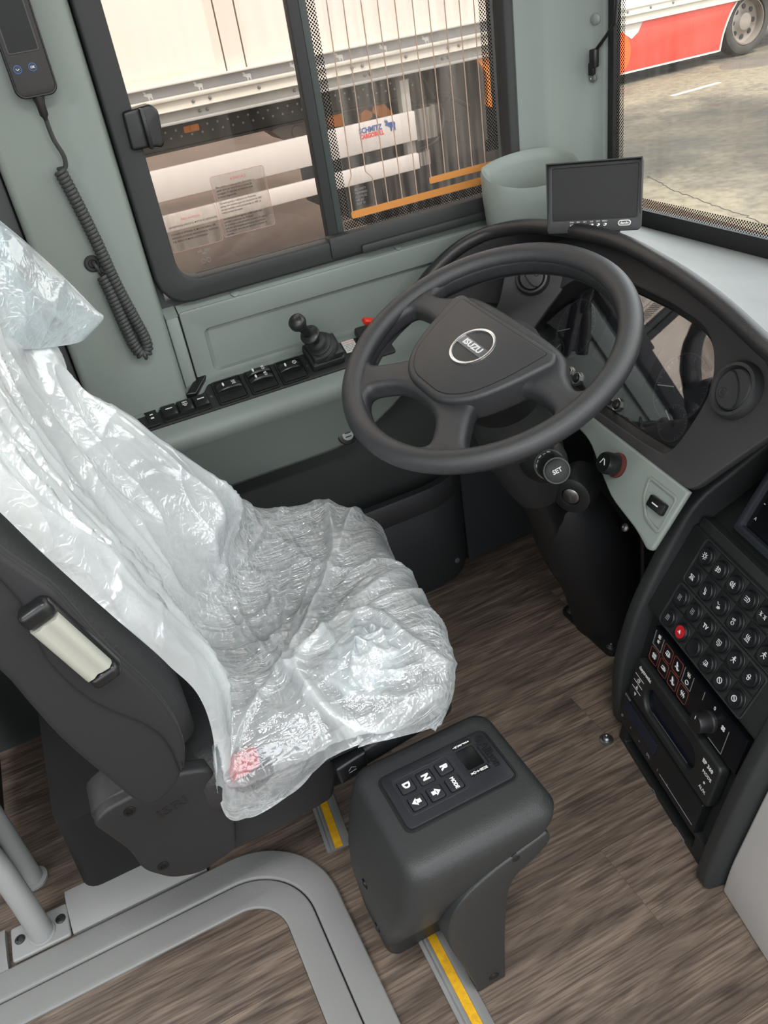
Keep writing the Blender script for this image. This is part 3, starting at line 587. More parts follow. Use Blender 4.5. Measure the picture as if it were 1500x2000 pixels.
# upper hood: padded rim, skin down to the fascia, light grey top
rimP = [(.66, .10, .80), (.70, .38, .80), (.755, .57, .80), (.806, .706, .801), (.831, .822, .825), (.853, .95, .842), (.872, 1.11, .850), (.868, 1.303, .836), (.835, 1.405, .817), (.775, 1.440, .795), (.71, 1.448, .758), (.66, 1.448, .715)]
rimC = cat(rimP, 6)
b = new(); tube(b, rimC, .0135, 12); obj('hood_rim', b, mat('hood_rim_black', (40, 40, 42), .4, bump=(500, .2)), dash, 60)
fas = [(.70, .70, .62), (.74, .66, .66), (.79, .65, .69)] ; 
FP = [(.40, -.03), (.39, .01), (.375, .03), (.31, .062), (.236, .078), (.13, .100), (.0, .115), (-.15, .118), (-.26, .09), (-.32, .05), (-.345, .0), (-.345, -.06)]
fasC = cat([V((*p, -.006)) for p in FP], 6)
b = new(); rows = [[], [], []]
for i, p in enumerate(rimC):
    if i < 12: continue
    k = (i - 12) / (len(rimC) - 13) * (len(fasC) - 1); j = int(min(k, len(fasC) - 2)); q = DF @ (fasC[j].lerp(fasC[j + 1], k - j))
    rows[0].append(p + V((0.002, 0, -.008))); rows[1].append(p.lerp(q, .5) + V((0, 0, .006))); rows[2].append(q)
grid(b, rows); obj('hood_lining', b, mat('lining_black', (34, 34, 36), .6, bump=(500, .2)), dash, 70)
TOP = mat('dash_top_grey', (132, 135, 134), .55, bump=(420, .15), var=(6, (120, 124, 124)))
b = new(); wsl = cat([(1.128, -.25, .770), (1.128, .3, .770), (1.128, .75, .770), (1.128, 1.1, .770), (1.128, 1.30, .770), (1.128, 1.38, .770), (1.10, 1.415, .770), (1.02, 1.44, .765), (.95, 1.46, .76), (.86, 1.47, .745), (.77, 1.475, .72), (.68, 1.48, .69)], 6)
rows = [[], [], [], [], []]
for p, q in zip(rimC, wsl):
    for k, t in enumerate((0, .08, .35, .7, 1)): rows[k].append(p.lerp(q, t) + V((0, 0, (.002, .004, .006, .004, 0)[k])))
grid(b, rows); obj('dash_top', b, TOP, dash, 70)
b = new(); grid(b, [[p + V((0, 0, -.004)) for p in rimC[:20]], [p + V((.03, 0, -.06)) for p in rimC[:20]], [p + V((.10, .0, -.22)) for p in rimC[:20]]]); obj('dash_front', b, DASHM, dash, 70)
# round air vents
def vent(F, r, ang, nm='air_vent'):
    b = new(); lathe(b, F, [(r * 1.22, -.004), (r * 1.24, .006), (r * 1.12, .014), (r * .98, .015), (r * .92, .009), (r * .90, .004)], 36)
    v = obj(nm, b, mat('vent_black', (50, 51, 53), .45), dash)
    b = new(); lathe(b, F, [(r * .88, .004), (r * .88, .010), (r * .82, .0125), (r * .4, .0135), (0, .0138)], 32); obj('vent_disc', b, MATS['vent_black'], v)
    G = F @ M.Rotation(radians(ang), 4, 'Z')
    b = new(); P = [G @ V((r * (.28 + .36 * cos(a)) - r * .28, r * .82 * sin(a), .0138)) for a in (pi * k / 14 - pi / 2 for k in range(15))]; tube(b, P, .0012, 5); obj('vent_slot', b, mat('black_gap', (12, 12, 13), .7), v)
    b = new(); lathe(b, G @ M.Translation((-r * .42, 0, .0120)), [(r * .25, .0015), (r * .2, .0022), (r * .14, .0010), (0, .0002)], 18); obj('vent_dimple', b, DARK, v)
vent(DF @ M.Translation((.292, -.004, 0)), .0335, 40)
WGF = fr((.843, 1.294, .748), (.707, -.707, 0), (.3745, .3745, .848))
b = new(); plate(b, WGF, fillet([(-.050, .045), (.075, .06), (.080, .01), (.03, -.06), (-.012, -.125), (-.080, -.085), (-.062, -.04)], .008), -.02, -.004, .003, 2); obj('side_fascia', b, DASHM, dash)
vent(WGF @ M.Translation((0, 0, -.004)), .0265, 215)
# grey-green knee panel with two switches
b = new(); plate(b, DF, fillet([(-.05, -.148), (.0, -.150), (.304, -.158), (.300, -.215), (.296, -.264), (.285, -.268), (.250, -.255), (.205, -.247), (.168, -.240), (.110, -.212), (.060, -.185), (-.05, -.176)], [0, 0, 0, 0, .01, .01, .02, .03, .03, .03, .03, 0]), -.006, .004, .004, 2)
kn = obj('knee_panel', b, PAN, dash)
b = new(); plate(b, DF, [fillet([(.222, -.172), (.294, -.174), (.293, -.238), (.256, -.232), (.230, -.206)], .008), fillet([(.228, -.177), (.291, -.179), (.291, -.231), (.258, -.226), (.235, -.203)], .006)], .003, .007, .0015); obj('switch_surround', b, PAN, kn)
b = new(); plate(b, DF, rr(.249, .286, -.211, -.192, .003), .004, .0125, .002); sw = obj('rocker_switch', b, BLK, kn)
b = new(); box(b, DF, (.267, -.2015, .0128), (.014, .0018, .0004)); obj('switch_mark', b, WHT, sw)
b = new(); KF = DF @ M.Translation((.150, -.191, .004)); lathe(b, KF, [(.0205, 0), (.0205, .004), (.018, .005), (.018, .008)], 28); obj('knob_collar', b, mat('collar_red_brown', (84, 40, 34), .5), kn)
b = new(); rings = []
for r, z in ((.0165, .004), (.0175, .008), (.0175, .026), (.0155, .031), (0.0001, .031)):
    rings.append([KF @ V((r * (1 + .035 * (k % 2)) * cos(2 * pi * k / 48), r * (1 + .035 * (k % 2)) * sin(2 * pi * k / 48), z)) for k in range(48)])
loft(b, rings); nb = obj('rotary_knob', b, BLK, kn)
b = new(); tube(b, [KF @ V(p) for p in ((-.006, -.004, .0312), (-.002, .006, .0312))], .0008, 4); tube(b, [KF @ V(p) for p in ((.0, .0055, .0312), (.006, -.003, .0312))], .0008, 4); obj('knob_mark', b, WHT, nb)
for x, y in ((.205, -.272),):
    b = new(); lathe(b, DF @ M.Translation((x, y, -.02)), [(.007, 0), (.007, .003), (.003, .005), (0, .004)], 12); obj('screw', b, STEEL, kn)

# ================================================================= monitor on the dash
MF = fr((.9464, 1.1375, .8969), (.7166, -.6975, 0), (.12, .124, .985)) @ M.Scale(.91, 4)
mon = thing('monitor', 'small black reversing monitor standing on the grey dash top', 'monitor', (.94, 1.15, .83))
b = new(); plate(b, MF, rr(-.158, .015, -.061, .064, .007), -.020, .0, .003, 2); obj('housing', b, DARK2, mon)
b = new(); plate(b, MF, [rr(-.158, .015, -.061, .064, .007), rr(-.1475, .007, -.0375, .0545, .003)], -.002, .004, .0018, 2); obj('bezel', b, DARK2, mon)
b = new(); plate(b, MF, rr(-.148, .0075, -.038, .055, .003), -.001, .0012); obj('screen', b, mat('dark_screen', (24, 25, 26), .35, spec=.25), mon)
b = new(); loft(b, [[MF @ V((x, .060 , .003)), MF @ V((x, .0635, .003)), MF @ V((x, .066, .022)), MF @ V((x, .064, .022))] for x in (-.156, .013)])
for x, s in ((-.157, 1), (.0125, 1)):
    loft(b, [[MF @ V((x, .064, .003)), MF @ V((x, .066, .021)), MF @ V((x, -.02, .009)), MF @ V((x, -.035, .003))], [MF @ V((x + .002, .064, .003)), MF @ V((x + .002, .066, .021)), MF @ V((x + .002, -.02, .009)), MF @ V((x + .002, -.035, .003))]])
obj('sun_visor', b, DARK2, mon)
b = new(); lathe(b, MF @ M.Translation((-.050, -.0475, .004)), [(.0037, 0), (.0037, .0012), (.0028, .0018), (.0026, .001), (0, .0022)], 16); k0 = obj('button', b, CHR, mon)
for i in range(1, 6): copy_part(k0, mon, WO[k0] + (MF.to_3x3() @ V((-.0122 * i, 0, 0))))
b = new()
for i, t_ in enumerate(('MENU', 'ENT', 'AV2', 'AV1', 'SRC', 'PWR')): text(b, MF @ M.Translation((-.050 - .0122 * i, -.0415, .0042)), t_, .0034, 0, .0001)
obj('button_lettering', b, WHT, mon)
b = new(); plate(b, MF @ M.Translation((-.0145, -.0465, 0)), [rr(-.0118, .0118, -.0052, .0052, .0051), rr(-.0095, .0095, -.0034, .0034, .0033)], .004, .0048, .0003); obj('badge_ring', b, mat('badge_white', (214, 214, 210), .4), mon)
b = new(); text(b, MF @ M.Translation((-.0145, -.0466, .0042)), 'dando', .0062, 0, .0002, 'CENTER', .0002); obj('badge_lettering', b, WHT, mon)
b = new(); box(b, MF, (-.030, -.068, -.010), (.014, .02, .008), .002); box(b, MF, (-.030, -.077, -.014), (.05, .004, .04), .002); obj('stand', b, BLK, mon)

# ================================================================= corner bin
bn = thing('corner_bin', 'grey-green oval bin standing in the corner beside the windscreen pillar', 'bin', (.92, 1.425, .78))
def bin_ring(k, z0, dz):
    o = []
    for i in range(40):
        a = 2 * pi * i / 40; ca, sa = cos(a), sin(a)
        x = math.copysign(abs(ca) ** .72, ca) * .094 * k; y_ = math.copysign(abs(sa) ** .8, sa) * .062 * k
        p = V((.925, 1.412, 0)) + V((.93, -.37, 0)) * x + V((.37, .93, 0)) * y_
        p.y = min(p.y, 1.468 - (1 - k) * .07 * (z0 > .87 or k < .84)); p.z = z0 + dz * (sa * .5 + .5 - .25 * max(0, -sa) * (1 - abs(ca)))
        o.append(p)
    return o
b = new(); loft(b, [bin_ring(.86, .775, 0), bin_ring(.93, .80, 0), bin_ring(.99, .86, .01), bin_ring(1.0, .893, .035), bin_ring(.975, .900, .036), bin_ring(.90, .896, .035), bin_ring(.855, .885, .03), bin_ring(.83, .85, .01), bin_ring(.80, .795, 0)], True, True); obj('bin_body', b, PAN, bn, 70)
# ================================================================= centre console
HD = V((-.219, -.9757, 0)); NH = V((.9757, -.219, 0)); P0 = V((.75, .789, .314))
def kf(phi, off=0):
    p = radians(phi); u = V((0, 0, 1)) * cos(p) + NH * sin(p); F = fr(tuple(P0), HD, u); return F @ M.Translation((0, 0, off))
KU, KL = kf(28, -.016), kf(12, -.009)
con = thing('centre_console', 'black driver console with round push buttons and a radio stack, right of the steering wheel', 'console', (.68, .70, 0))
CM = mat('console_black', (30, 32, 33), .5, bump=(600, .15)); GLOSS = mat('console_gloss', (16, 18, 22), .18); CM2 = mat('console_frame', (44, 46, 47), .5, bump=(600, .15))
CF = fr((P0.x, P0.y, 0), NH, (0, 0, 1))                              # local: depth, height; normal = HD
def prism(nm, prof, s0, s1, m, par, bev=.006):
    b = new(); plate(b, CF, prof, s0, s1, bev, 2); return obj(nm, b, m, par, 50)
body = [(-.048, .002), (-.044, .03), (.012, .28), (.030, .312), (.092, .428), (.108, .446), (.15, .470), (.21, .512), (.26, .54), (.34, .56), (.34, .002)]
prism('console_body', fillet(body, [.01, .01, .01, 0, .004, .006, .01, .02, .02, .02, 0]), -.085, .285, CM, con, .004)
side = [(-.052, .002), (-.056, .06), (-.054, .15), (-.024, .279), (.029, .399), (.074, .487), (.14, .526), (.21, .572), (.34, .65), (.34, .002)]
sideL = fillet(side, [.008, .03, .05, .05, .05, .05, .05, .05, 0, 0], 4)
prism('left_frame', sideL, -.098, -.066, CM2, con, .008)
prism('right_frame', [(x - .012, z) for x, z in fillet([(-.068, .002), (-.068, .03), (-.055, .10), (-.020, .24), (.02, .36), (.06, .45), (.10, .53), (.34, .60), (.34, .002)], [.015, .03, .05, .05, .05, .05, .02, 0, 0], 4)], .254, .284, CM2, con, .008)
# upper panel of push buttons
b = new(); plate(b, KU, fillet([(-.066, -.024), (-.066, .149), (.262, .149), (.262, -.024)], .008), -.004, .010, .004, 2); up = obj('button_panel', b, CM, con)
for nm, o in (('upper_frame', rr(-.024, .252, .0625, .1475, .008)), ('lower_frame', rr(-.024, .216, -.0215, .0595, .008))):
    x0, x1 = min(p[0] for p in o), max(p[0] for p in o); z0, z1 = min(p[1] for p in o), max(p[1] for p in o)
    b = new(); plate(b, KU, [o, rr(x0 + .003, x1 - .003, z0 + .003, z1 - .003, .006)], .008, .0135, .0012); obj(nm, b, CM2, up)
def seg(b, F, P, r=.0007, z=0, closed=False): tube(b, [F @ V((x, y, z)) for x, y in P], r, 4, closed)
def arc(x, y, r, a0, a1, n=8): return [(x + r * cos(radians(a0 + (a1 - a0) * k / n)), y + r * sin(radians(a0 + (a1 - a0) * k / n))) for k in range(n + 1)]
def icon(b, F, kind, s=.0062, r=.00055):
    k = lambda P: [(x * s, y * s) for x, y in P]
    if kind == 'sun':
        seg(b, F, k(circ(0, 0, .45, 12)), r, 0, True)
        for a in range(0, 360, 45): seg(b, F, k([(.65 * cos(radians(a)), .65 * sin(radians(a))), (1 * cos(radians(a)), 1 * sin(radians(a)))]), r)
    elif kind in ('lamp', 'fog', 'rear'):
        m = -1 if kind == 'rear' else 1
        seg(b, F, k([(m * x, y) for x, y in [(.15, -.6)] + arc(.15, 0, .6, -90, 90) + [(.15, .6)]]), r, 0, True)
        for y in (-.5, 0, .5): seg(b, F, k([(m * -.9, y - (.2 if kind != 'lamp' else 0)), (m * -.15, y)]), r)
        if kind != 'lamp': seg(b, F, k([(m * -.5, -.8), (m * -.4, 0), (m * -.6, .8)]), r)
    elif kind == 'park':
        for m in (1, -1):
            seg(b, F, k([(m * x, y) for x, y in arc(.3, 0, .4, -90, 90)]), r)
            for y in (-.4, 0, .4): seg(b, F, k([(m * .75, y * .8), (m * 1.1, y * 1.3)]), r)
    elif kind == 'dome':
        seg(b, F, k([(-.8, .5), (.8, .5), (.5, .1), (-.5, .1)]), r, 0, True)
        for x in (-.7, -.25, .25, .7): seg(b, F, k([(x * .7, -.1), (x * 1.1, -.8)]), r)
    elif kind == 'mirror':
        seg(b, F, k([(-.5, .8), (.3, .3), (.3, -.2), (-.2, -.1)]), r, 0, True); seg(b, F, k([(-.1, -.8), (.5, -.8), (.5, -.3), (.1, -.4)]), r * 1.5, 0, True)
    elif kind == 'read':
        seg(b, F, k([(-.9, .7), (-.4, .2), (.1, .4)]), r)
        for a in (-80, -55, -30, -105): seg(b, F, k([(-.1 + .3 * cos(radians(a)), .1 + .3 * sin(radians(a))), (-.1 + cos(radians(a)), .1 + sin(radians(a)))]), r)
    elif kind == 'bulb':
        seg(b, F, k(circ(.1, -.4, .45, 12)), r, 0, True)
        for y in (.3, .6): seg(b, F, k([(-.6, y), (.5, y + .2)]), r)
    elif kind == 'wave':
        for x in (-.5, 0, .5): seg(b, F, k([(x, -.7), (x + .15, -.3), (x - .15, .2), (x, .7)]), r)
        seg(b, F, k([(-.8, -.9), (.8, -.9)]), r)
    elif kind == 'book':
        seg(b, F, k([(-.5, -.7), (.5, -.7), (.5, .7), (-.5, .7)]), r, 0, True); seg(b, F, k([(0, -.7), (0, .7)]), r); seg(b, F, k([(-.3, .2), (.3, .2)]), r)
    elif kind == 'screen':
        seg(b, F, k([(-.7, -.4), (.7, -.4), (.7, .6), (-.7, .6)]), r, 0, True); seg(b, F, k([(-.4, -.8), (.4, -.8)]), r); seg(b, F, k([(-.4, .3), (.3, -.1)]), r)
    elif kind == 'man':
        seg(b, F, k(circ(.1, .65, .22, 8)), r, 0, True); seg(b, F, k([(-.6, -.8), (0, -.1), (.6, -.7)]), r * 1.3); seg(b, F, k([(-.6, .1), (0, .3), (.7, .1)]), r * 1.3); seg(b, F, k([(0, .4), (0, -.1)]), r * 1.8)
    elif kind == 'gear':
        seg(b, F, k(circ(0, .35, .35, 10)), r, 0, True); seg(b, F, k(circ(0, -.4, .35, 10)), r, 0, True); seg(b, F, k([(-.7, 0), (.7, 0)]), r)
    elif kind == 'glass':
        seg(b, F, k([(-.8, -.4), (-.5, .6), (.5, .6), (.8, -.4)]), r, 0, True); seg(b, F, k([(-.3, -.7), (-.1, .3)]), r); seg(b, F, k([(.2, -.7), (.4, .3)]), r)
    elif kind == 'no':
        seg(b, F, k(circ(0, 0, .75, 16)), r, 0, True); seg(b, F, k([(-.5, .5), (.5, -.5)]), r)
    elif kind == 'fan':
        for a in (45, 135, 225, 315): lathe(b, F @ M.Translation((.5 * s * cos(radians(a)), .5 * s * sin(radians(a)), 0)), [(.36 * s, -.0002), (.36 * s, .0004), (0, .0004)], 10)
    elif kind == 'tri':
        seg(b, F, k([(-.6, -.45), (.6, -.45), (0, .6)]), r, 0, True); seg(b, F, k([(-.25, -.2), (.25, -.2), (0, .25)]), r, 0, True)
    elif kind == 'heat':
        for x in (-.5, 0, .5): seg(b, F, k([(x, -.7), (x + .2, -.25), (x - .2, .25), (x, .7)]), r)
    elif kind == 'car':
        seg(b, F, k([(-.8, -.3), (-.6, .4), (.3, .5), (.8, 0), (.8, -.3)]), r, 0, True); seg(b, F, k([(-.2, -.1), (.3, .1), (.1, -.5)]), r)
    elif kind == 'air':
        seg(b, F, k([(-.5, .8), (.1, .1), (-.3, .0)]), r * 1.2, 0, True); seg(b, F, k([(-.7, -.5), (-.1, -.3), (.2, -.8), (.7, -.6)]), r * 1.8)
ICONS = [['sun', 'fog', 'rear', 'lamp', 'park', 'dome'], ['dome', 'mirror', 'read', 'bulb', 'wave', 'man'], ['book', 'book', 'TV', 'screen', 'man', 'gear'], ['book', None, '', 'glass', 'no', 'no']]
b = new(); TLF = KU @ M.Translation((0, 0, .010))
plate(b, TLF, rr(-.0184, .0184, -.0196, .0196, .002), -.001, .0020, .0008)
tile0 = obj('button_tile', b, CM, up); tc0 = WO[tile0].copy(); cen = TLF @ V((0, 0, 0)); off0 = tc0 - cen
b = new(); lathe(b, TLF, [(.0165, .0018), (.0165, .0034), (.0152, .0042), (.0142, .0036), (.0140, .0072), (.0128, .0088), (.0108, .0084), (0, .0080)], 28)
cap0 = obj('push_button', b, mat('button_black', (26, 28, 30), .4), up); cof = WO[cap0] - cen
REDB = mat('red_button', (170, 34, 40), .4, emit=.05)
for r_ in range(4):
    for c_ in range(6):
        w_ = KU @ V((.0384 * c_, .124 - .0413 * r_, .010)); G = KU @ M.Translation((.0384 * c_ - .0008, .124 - .0413 * r_, .0088 + .010))
        if (r_, c_) == (0, 0): cp = cap0; tile0.location = w_ + off0 - WO[up]; cap0.location = w_ + cof - WO[up]; WO[cap0] = w_ + cof; WO[tile0] = w_ + off0
        else: copy_part(tile0, up, w_ + off0); cp = copy_part(cap0, up, w_ + cof)
        k = ICONS[r_][c_]
        if k is None:
            b = new(); lathe(b, KU @ M.Translation((.0384 * c_, .124 - .0413 * r_, .010)), [(.0108, .0084), (.0108, .0092), (0, .0092)], 24); o = obj('red_lens', b, REDB, up, label='glowing red lens')
            b = new(); icon(b, G @ M.Translation((0, 0, .0008)), 'tri', .005); obj('button_symbol', b, WHT, up)
        elif k:
            b = new()
            if k == 'TV': text(b, G, 'TV', .0095, 0, .0002, 'CENTER', .0003)
            else: icon(b, G, k)
            obj('button_symbol', b, DIM if k == 'book' else WHT, up)
# shelf above the button panel and the touch screen
b = new(); plate(b, KU, rr(-.060, .255, .146, .166, .003), -.03, .006, .002); obj('shelf_edge', b, CM2, con)
KT = kf(28, -.034)
b = new(); plate(b, KT, [rr(-.006, .27, .180, .345, .006), rr(.006, .258, .193, .333, .004)], -.05, .014, .003); tsb = obj('screen_frame', b, mat('frame_dark', (46, 50, 56), .45), con)
b = new(); plate(b, KT, rr(.004, .26, .191, .335, .004), -.002, .004); obj('touch_screen', b, GLOSS, con)
b = new()
for t_, c_ in enumerate(('+', '-', 'x')):
    text(b, KT @ M.Translation((.016, .21 + .03 * t_, .0044)), ('^', '-', 'x')[t_], .012, 0, .0001)
obj('screen_symbols', b, WHT, con)
# climate panel
b = new(); plate(b, KL, rr(-.034, .238, -.112, -.042, .005), -.006, .006, .002); cp_ = obj('climate_panel', b, GLOSS, con)
LNE = mat('panel_line_red', (120, 62, 52), .5); G = KL @ M.Translation((0, 0, .0064))
def boxicon(x, y, k, col=LNE):
    b = new(); seg(b, G, rr(x - .013, x + .013, y - .014, y + .014, .004, 2), .0006, 0, True); obj('key_outline', b, col, cp_)
    b = new(); icon(b, G @ M.Translation((x, y, 0)), k, .0075, .0008); obj('key_symbol', b, WHT, cp_)
for i, k in enumerate(('fan', 'car', 'air', 'heat')): boxicon(-.012 + .0315 * i, -.094, k)
for i, k in enumerate(('glass', 'air')): boxicon(.020 + .0315 * i, -.062, k)
b = new()
for x in (-.012, .083): seg(b, G, [(x - .013, -.047), (x - .013, -.076), (x + .013, -.076), (x + .013, -.047)], .0006)
seg(b, G, [(.128, -.047), (.128, -.064)], .0006); seg(b, G, [(.165, -.107), (.200, -.107), (.200, -.060)], .0006); obj('panel_lines', b, DIM, cp_)
b = new(); icon(b, G @ M.Translation((-.012, -.052, 0)), 'fan', .005); icon(b, G @ M.Translation((-.012, -.062, 0)), 'fan', .004); icon(b, G @ M.Translation((.187, -.066, 0)), 'fan', .006); text(b, G @ M.Translation((.158, -.053, 0)), '0', .010, 0, .0002); seg(b, G @ M.Translation((.083, -.068, 0)), circ(0, 0, .004, 12), .0006, 0, True); icon(b, G @ M.Translation((.083, -.053, 0)), 'heat', .006); obj('panel_symbols', b, WHT, cp_)
b = new(); KN = KL @ M.Translation((.158, -.080, .006)); lathe(b, KN, [(.0185, 0), (.0185, .004), (.0165, .006), (.0158, .024), (.0145, .027), (0, .027)], 32); kb = obj('rotary_knob', b, mat('knob_black', (30, 30, 31), .4), cp_)
b = new(); box(b, KN, (-.003, .010, .0273), (.0014, .006, .0003)); obj('knob_mark', b, WHT, kb)
# radio
b = new(); plate(b, KL, [rr(-.042, .222, -.205, -.118, .010), rr(.005, .165, -.190, -.142, .023, 6)], -.004, .016, .005, 2); rad = obj('radio', b, CM, con)
b = new(); plate(b, KL, rr(.0, .17, -.195, -.138, .024, 6), -.004, .006); obj('radio_display', b, mat('display_blue_black', (12, 18, 30), .2), rad)
G = KL @ M.Translation((0, 0, .0165))
b = new(); text(b, G @ M.Translation((-.008, -.131, 0)), 'daytronic', .0105, 0, .0002, 'CENTER', .0003); text(b, G @ M.Translation((.195, -.137, 0)), 'EP 360', .0100, 0, .0002, 'CENTER', .0003); text(b, G @ M.Translation((.200, -.153, 0)), 'MODE', .0085, 0, .0002); text(b, G @ M.Translation((.200, -.183, 0)), 'AUX', .0085, 0, .0002); text(b, G @ M.Translation((.200, -.168, 0)), 'o', .008, 0, .0002, 'CENTER', .0004); obj('radio_lettering', b, WHT, rad, stuff=True)
b = new()
for i in range(3): seg(b, G, [(-.034, -.150 - .014 * i), (-.004, -.150 - .014 * i)], .0004)
for i in range(2): plate(b, G @ M.Translation((-.019, -.172 - .016 * i, 0)), [(-.003, -.003), (.003, -.003), (0, .004)] if not i else [(-.003, .003), (.003, .003), (0, -.004)], 0, .0004)
seg(b, G, circ(-.019, -.157, .0035, 10), .0005, 0, True); obj('radio_symbols', b, WHT, rad)
b = new(); seg(b, KL @ M.Translation((0, 0, .0064)), [(.012, -.1905), (.15, -.1905)], .0007); obj('display_line', b, DIM, rad)
# tachograph, tray and lower face
b = new(); plate(b, KL, rr(-.052, .212, -.276, -.209, .004), -.004, .014, .003); ta = obj('tachograph', b, mat('tacho_black', (24, 26, 28), .35), con)
G = KL @ M.Translation((0, 0, .0146))
b = new(); plate(b, G, rr(-.040, .075, -.246, -.219, .003), -.003, .0004); obj('tachograph_display', b, mat('tacho_display', (22, 30, 48), .25), ta)
b = new()
for i, t_ in enumerate(('O', '^', '^', 'OK', '1', '2')): text(b, G @ M.Translation((-.040 + .033 * i, -.261, 0)), t_, .008, 0, .0002)
text(b, G @ M.Translation((-.038, -.214, 0)), 'DTCO', .007, 0, .0002); seg(b, G, [(.10, -.262), (.205, -.262)], .0006); obj('tachograph_lettering', b, DIM, ta, stuff=True)
b = new(); plate(b, KL, [rr(-.045, .240, -.336, -.279, .004), rr(-.022, .212, -.312, -.286, .003)], -.014, .006, .002); tray = obj('tray_frame', b, CM, con)
b = new(); plate(b, KL, rr(-.04, .232, -.33, -.282, .003), -.03, -.012); obj('tray_recess', b, mat('recess_black', (8, 9, 10), .6), tray)
b = new(); G = KL @ M.Translation((0, 0, .0064))
seg(b, G, [(.09, -.316), (.075, -.322), (.075, -.329), (.09, -.333), (.105, -.329), (.105, -.322)], .0006, 0, True); seg(b, G, rr(.165, .195, -.332, -.318, .003, 2), .0006, 0, True); text(b, G @ M.Translation((.14, -.325, 0)), 'x', .010, 0, .0002); obj('tray_marks', b, DIM, tray)
# pale housing right of the console
pb = thing('dash_base', 'pale grey housing at the lower right beside the black console', 'housing', (.75, .35, 0))
prism('housing_shell', fillet([(-.052, .001), (-.045, .06), (.0, .24), (.06, .40), (.34, .50), (.34, .001)], [.004, .03, .04, .04, 0, 0], 4), .287, .95, mat('pale_grey_plastic', (186, 184, 183), .5, bump=(500, .1)), pb, .006)
# bolt standing on the floor beside the console
t = thing('floor_bolt', 'steel dome bolt on the floor at the foot of the console', 'bolt', (.679, .850, 0))
b = new(); lathe(b, fz((.672, .850, 0)), [(.013, .0005), (.013, .003), (.0085, .004), (.0085, .008), (.006, .011), (.003, .0115), (0, .009)], 18); obj('bolt_head', b, STEEL, t)
# ================================================================= switch ledge on the side wall
LF = fr((0, 1.40, .6195), (1, 0, 0), (0, .08, .045))                 # local: forward, up the slope to the wall, out of the plate
swp = thing('switch_plate', 'black switch plate with rocker switches on the side ledge', 'switch plate', (.34, 1.44, .63))
b = new(); plate(b, LF, fillet([(.070, .028), (.600, .026), (.600, .089), (.228, .089), (.214, .072), (.070, .072)], .006), -.004, .003, .001); obj('plate', b, DARK, swp)
SWM = mat('switch_black', (28, 29, 30), .32)
def big_switch(x0, x1, keys, ic):
    b = new(); plate(b, LF, [rr(x0, x1, .030, .0865, .005), rr(x0 + .003, x1 - .003, .033, .0835, .004)], .002, .0075, .0012); f = obj('switch_frame', b, SWM, swp)
    b = new(); plate(b, LF, rr(x0 + .003, x1 - .003, .033, .0835, .003), .002, .004); 
    rings = [[LF @ V((x, y, z)) for y, z in ((.034, .004), (.034, .0075), (.048, .0065), (.056, .0045))] for x in (x0 + .004, x1 - .004)]
    loft(b, rings, True, True); obj('switch_base', b, SWM, f)
    for (y0, y1) in keys:
        b = new(); n_ = 7; rings = []
        for k in range(n_ + 1):
            t = k / n_; x = x0 + .005 + (x1 - x0 - .010) * t; z = .011 + .004 * math.sin(pi * t) - (.002 if k in (0, n_) else 0)
            rings.append([LF @ V((x, y, zz)) for y, zz in ((y0, .004), (y0, z - .002), (y0 + .003, z), (y1 - .002, z - .003), (y1, .005))])
        loft(b, rings, True, True); rk = obj('rocker', b, SWM, f, 50)
        b = new(); xm = x0 + (x1 - x0) * .34; ym = (y0 + y1) / 2 + .001
        lathe(b, LF @ M.Translation((xm, ym, .0135)) @ M.Diagonal((.45, 1, 1, 1)), [(.0042, -.002), (.0042, .0008), (0, .001)], 12)
        icon(b, LF @ M.Translation((x0 + (x1 - x0) * .68, ym, .0142)), ic, .0050, .0005); obj('rocker_mark', b, WHT, rk)
big_switch(.232, .291, [(.058, .078)], 'wave'); big_switch(.297, .354, [(.072, .086), (.056, .070)], 'bulb'); big_switch(.360, .415, [(.058, .078)], 'no')
b = new(); plate(b, LF, rr(.124, .219, .032, .068, .003), .002, .006, .001); tr3 = obj('triple_frame', b, SWM, swp)
for i in range(3):
    x0 = .127 + .0305 * i; b = new(); rings = []
    for x, dz in ((x0, -.002), (x0 + .002, 0), (x0 + .026, 0), (x0 + .028, -.002)):
        rings.append([LF @ V((x, y, z + (dz if z > .008 else 0))) for y, z in ((.040, .005), (.038, .014), (.048, .017), (.063, .013), (.066, .005))])
    loft(b, rings); rk = obj('rocker', b, SWM, tr3, 50)
    b = new()
    if i == 1: icon(b, LF @ M.Translation((x0 + .014, .052, .0168)), 'screen', .006, .0006)
    else: box(b, LF, (x0 + .014, .052, .0166), (.013, .0017, .0006))
    obj('rocker_mark', b, WHT, rk)
b = new(); plate(b, LF, [rr(.072, .119, .031, .069, .003), rr(.076, .098, .036, .064, .002)], .002, .009, .0015); so = obj('socket_block', b, SWM, swp)
b = new(); box(b, LF, (.108, .056, .0093), (.006, .002, .0004)); box(b, LF, (.108, .048, .0093), (.006, .003, .0004)); obj('socket_marks', b, WHT, so)
for x in (.224, .421): 
    b = new(); lathe(b, LF @ M.Translation((x, .058, .003)), [(.0028, 0), (.0028, .001), (0, .0013)], 10); obj('plate_screw', b, STEEL, swp)
b = new(); plate(b, LF, rr(.506, .533, .058, .088, .001), .003, .0036); stk = obj('warning_sticker', b, mat('sticker_white', (212, 210, 206), .5), swp)
b = new(); text(b, LF @ M.Translation((.5195, .083, .0038)), 'ATTENTION', .0045, 0, .0001); obj('sticker_heading', b, mat('red_print', (226, 62, 56), .5), stk)
b = new()
for k in range(5): box(b, LF, (.5195, .078 - .0038 * k, .0038), (.021 - .003 * (k % 2), .0011, .0001))
obj('sticker_lines', b, mat('text_grey', (120, 120, 120), .6), stk, stuff=True)
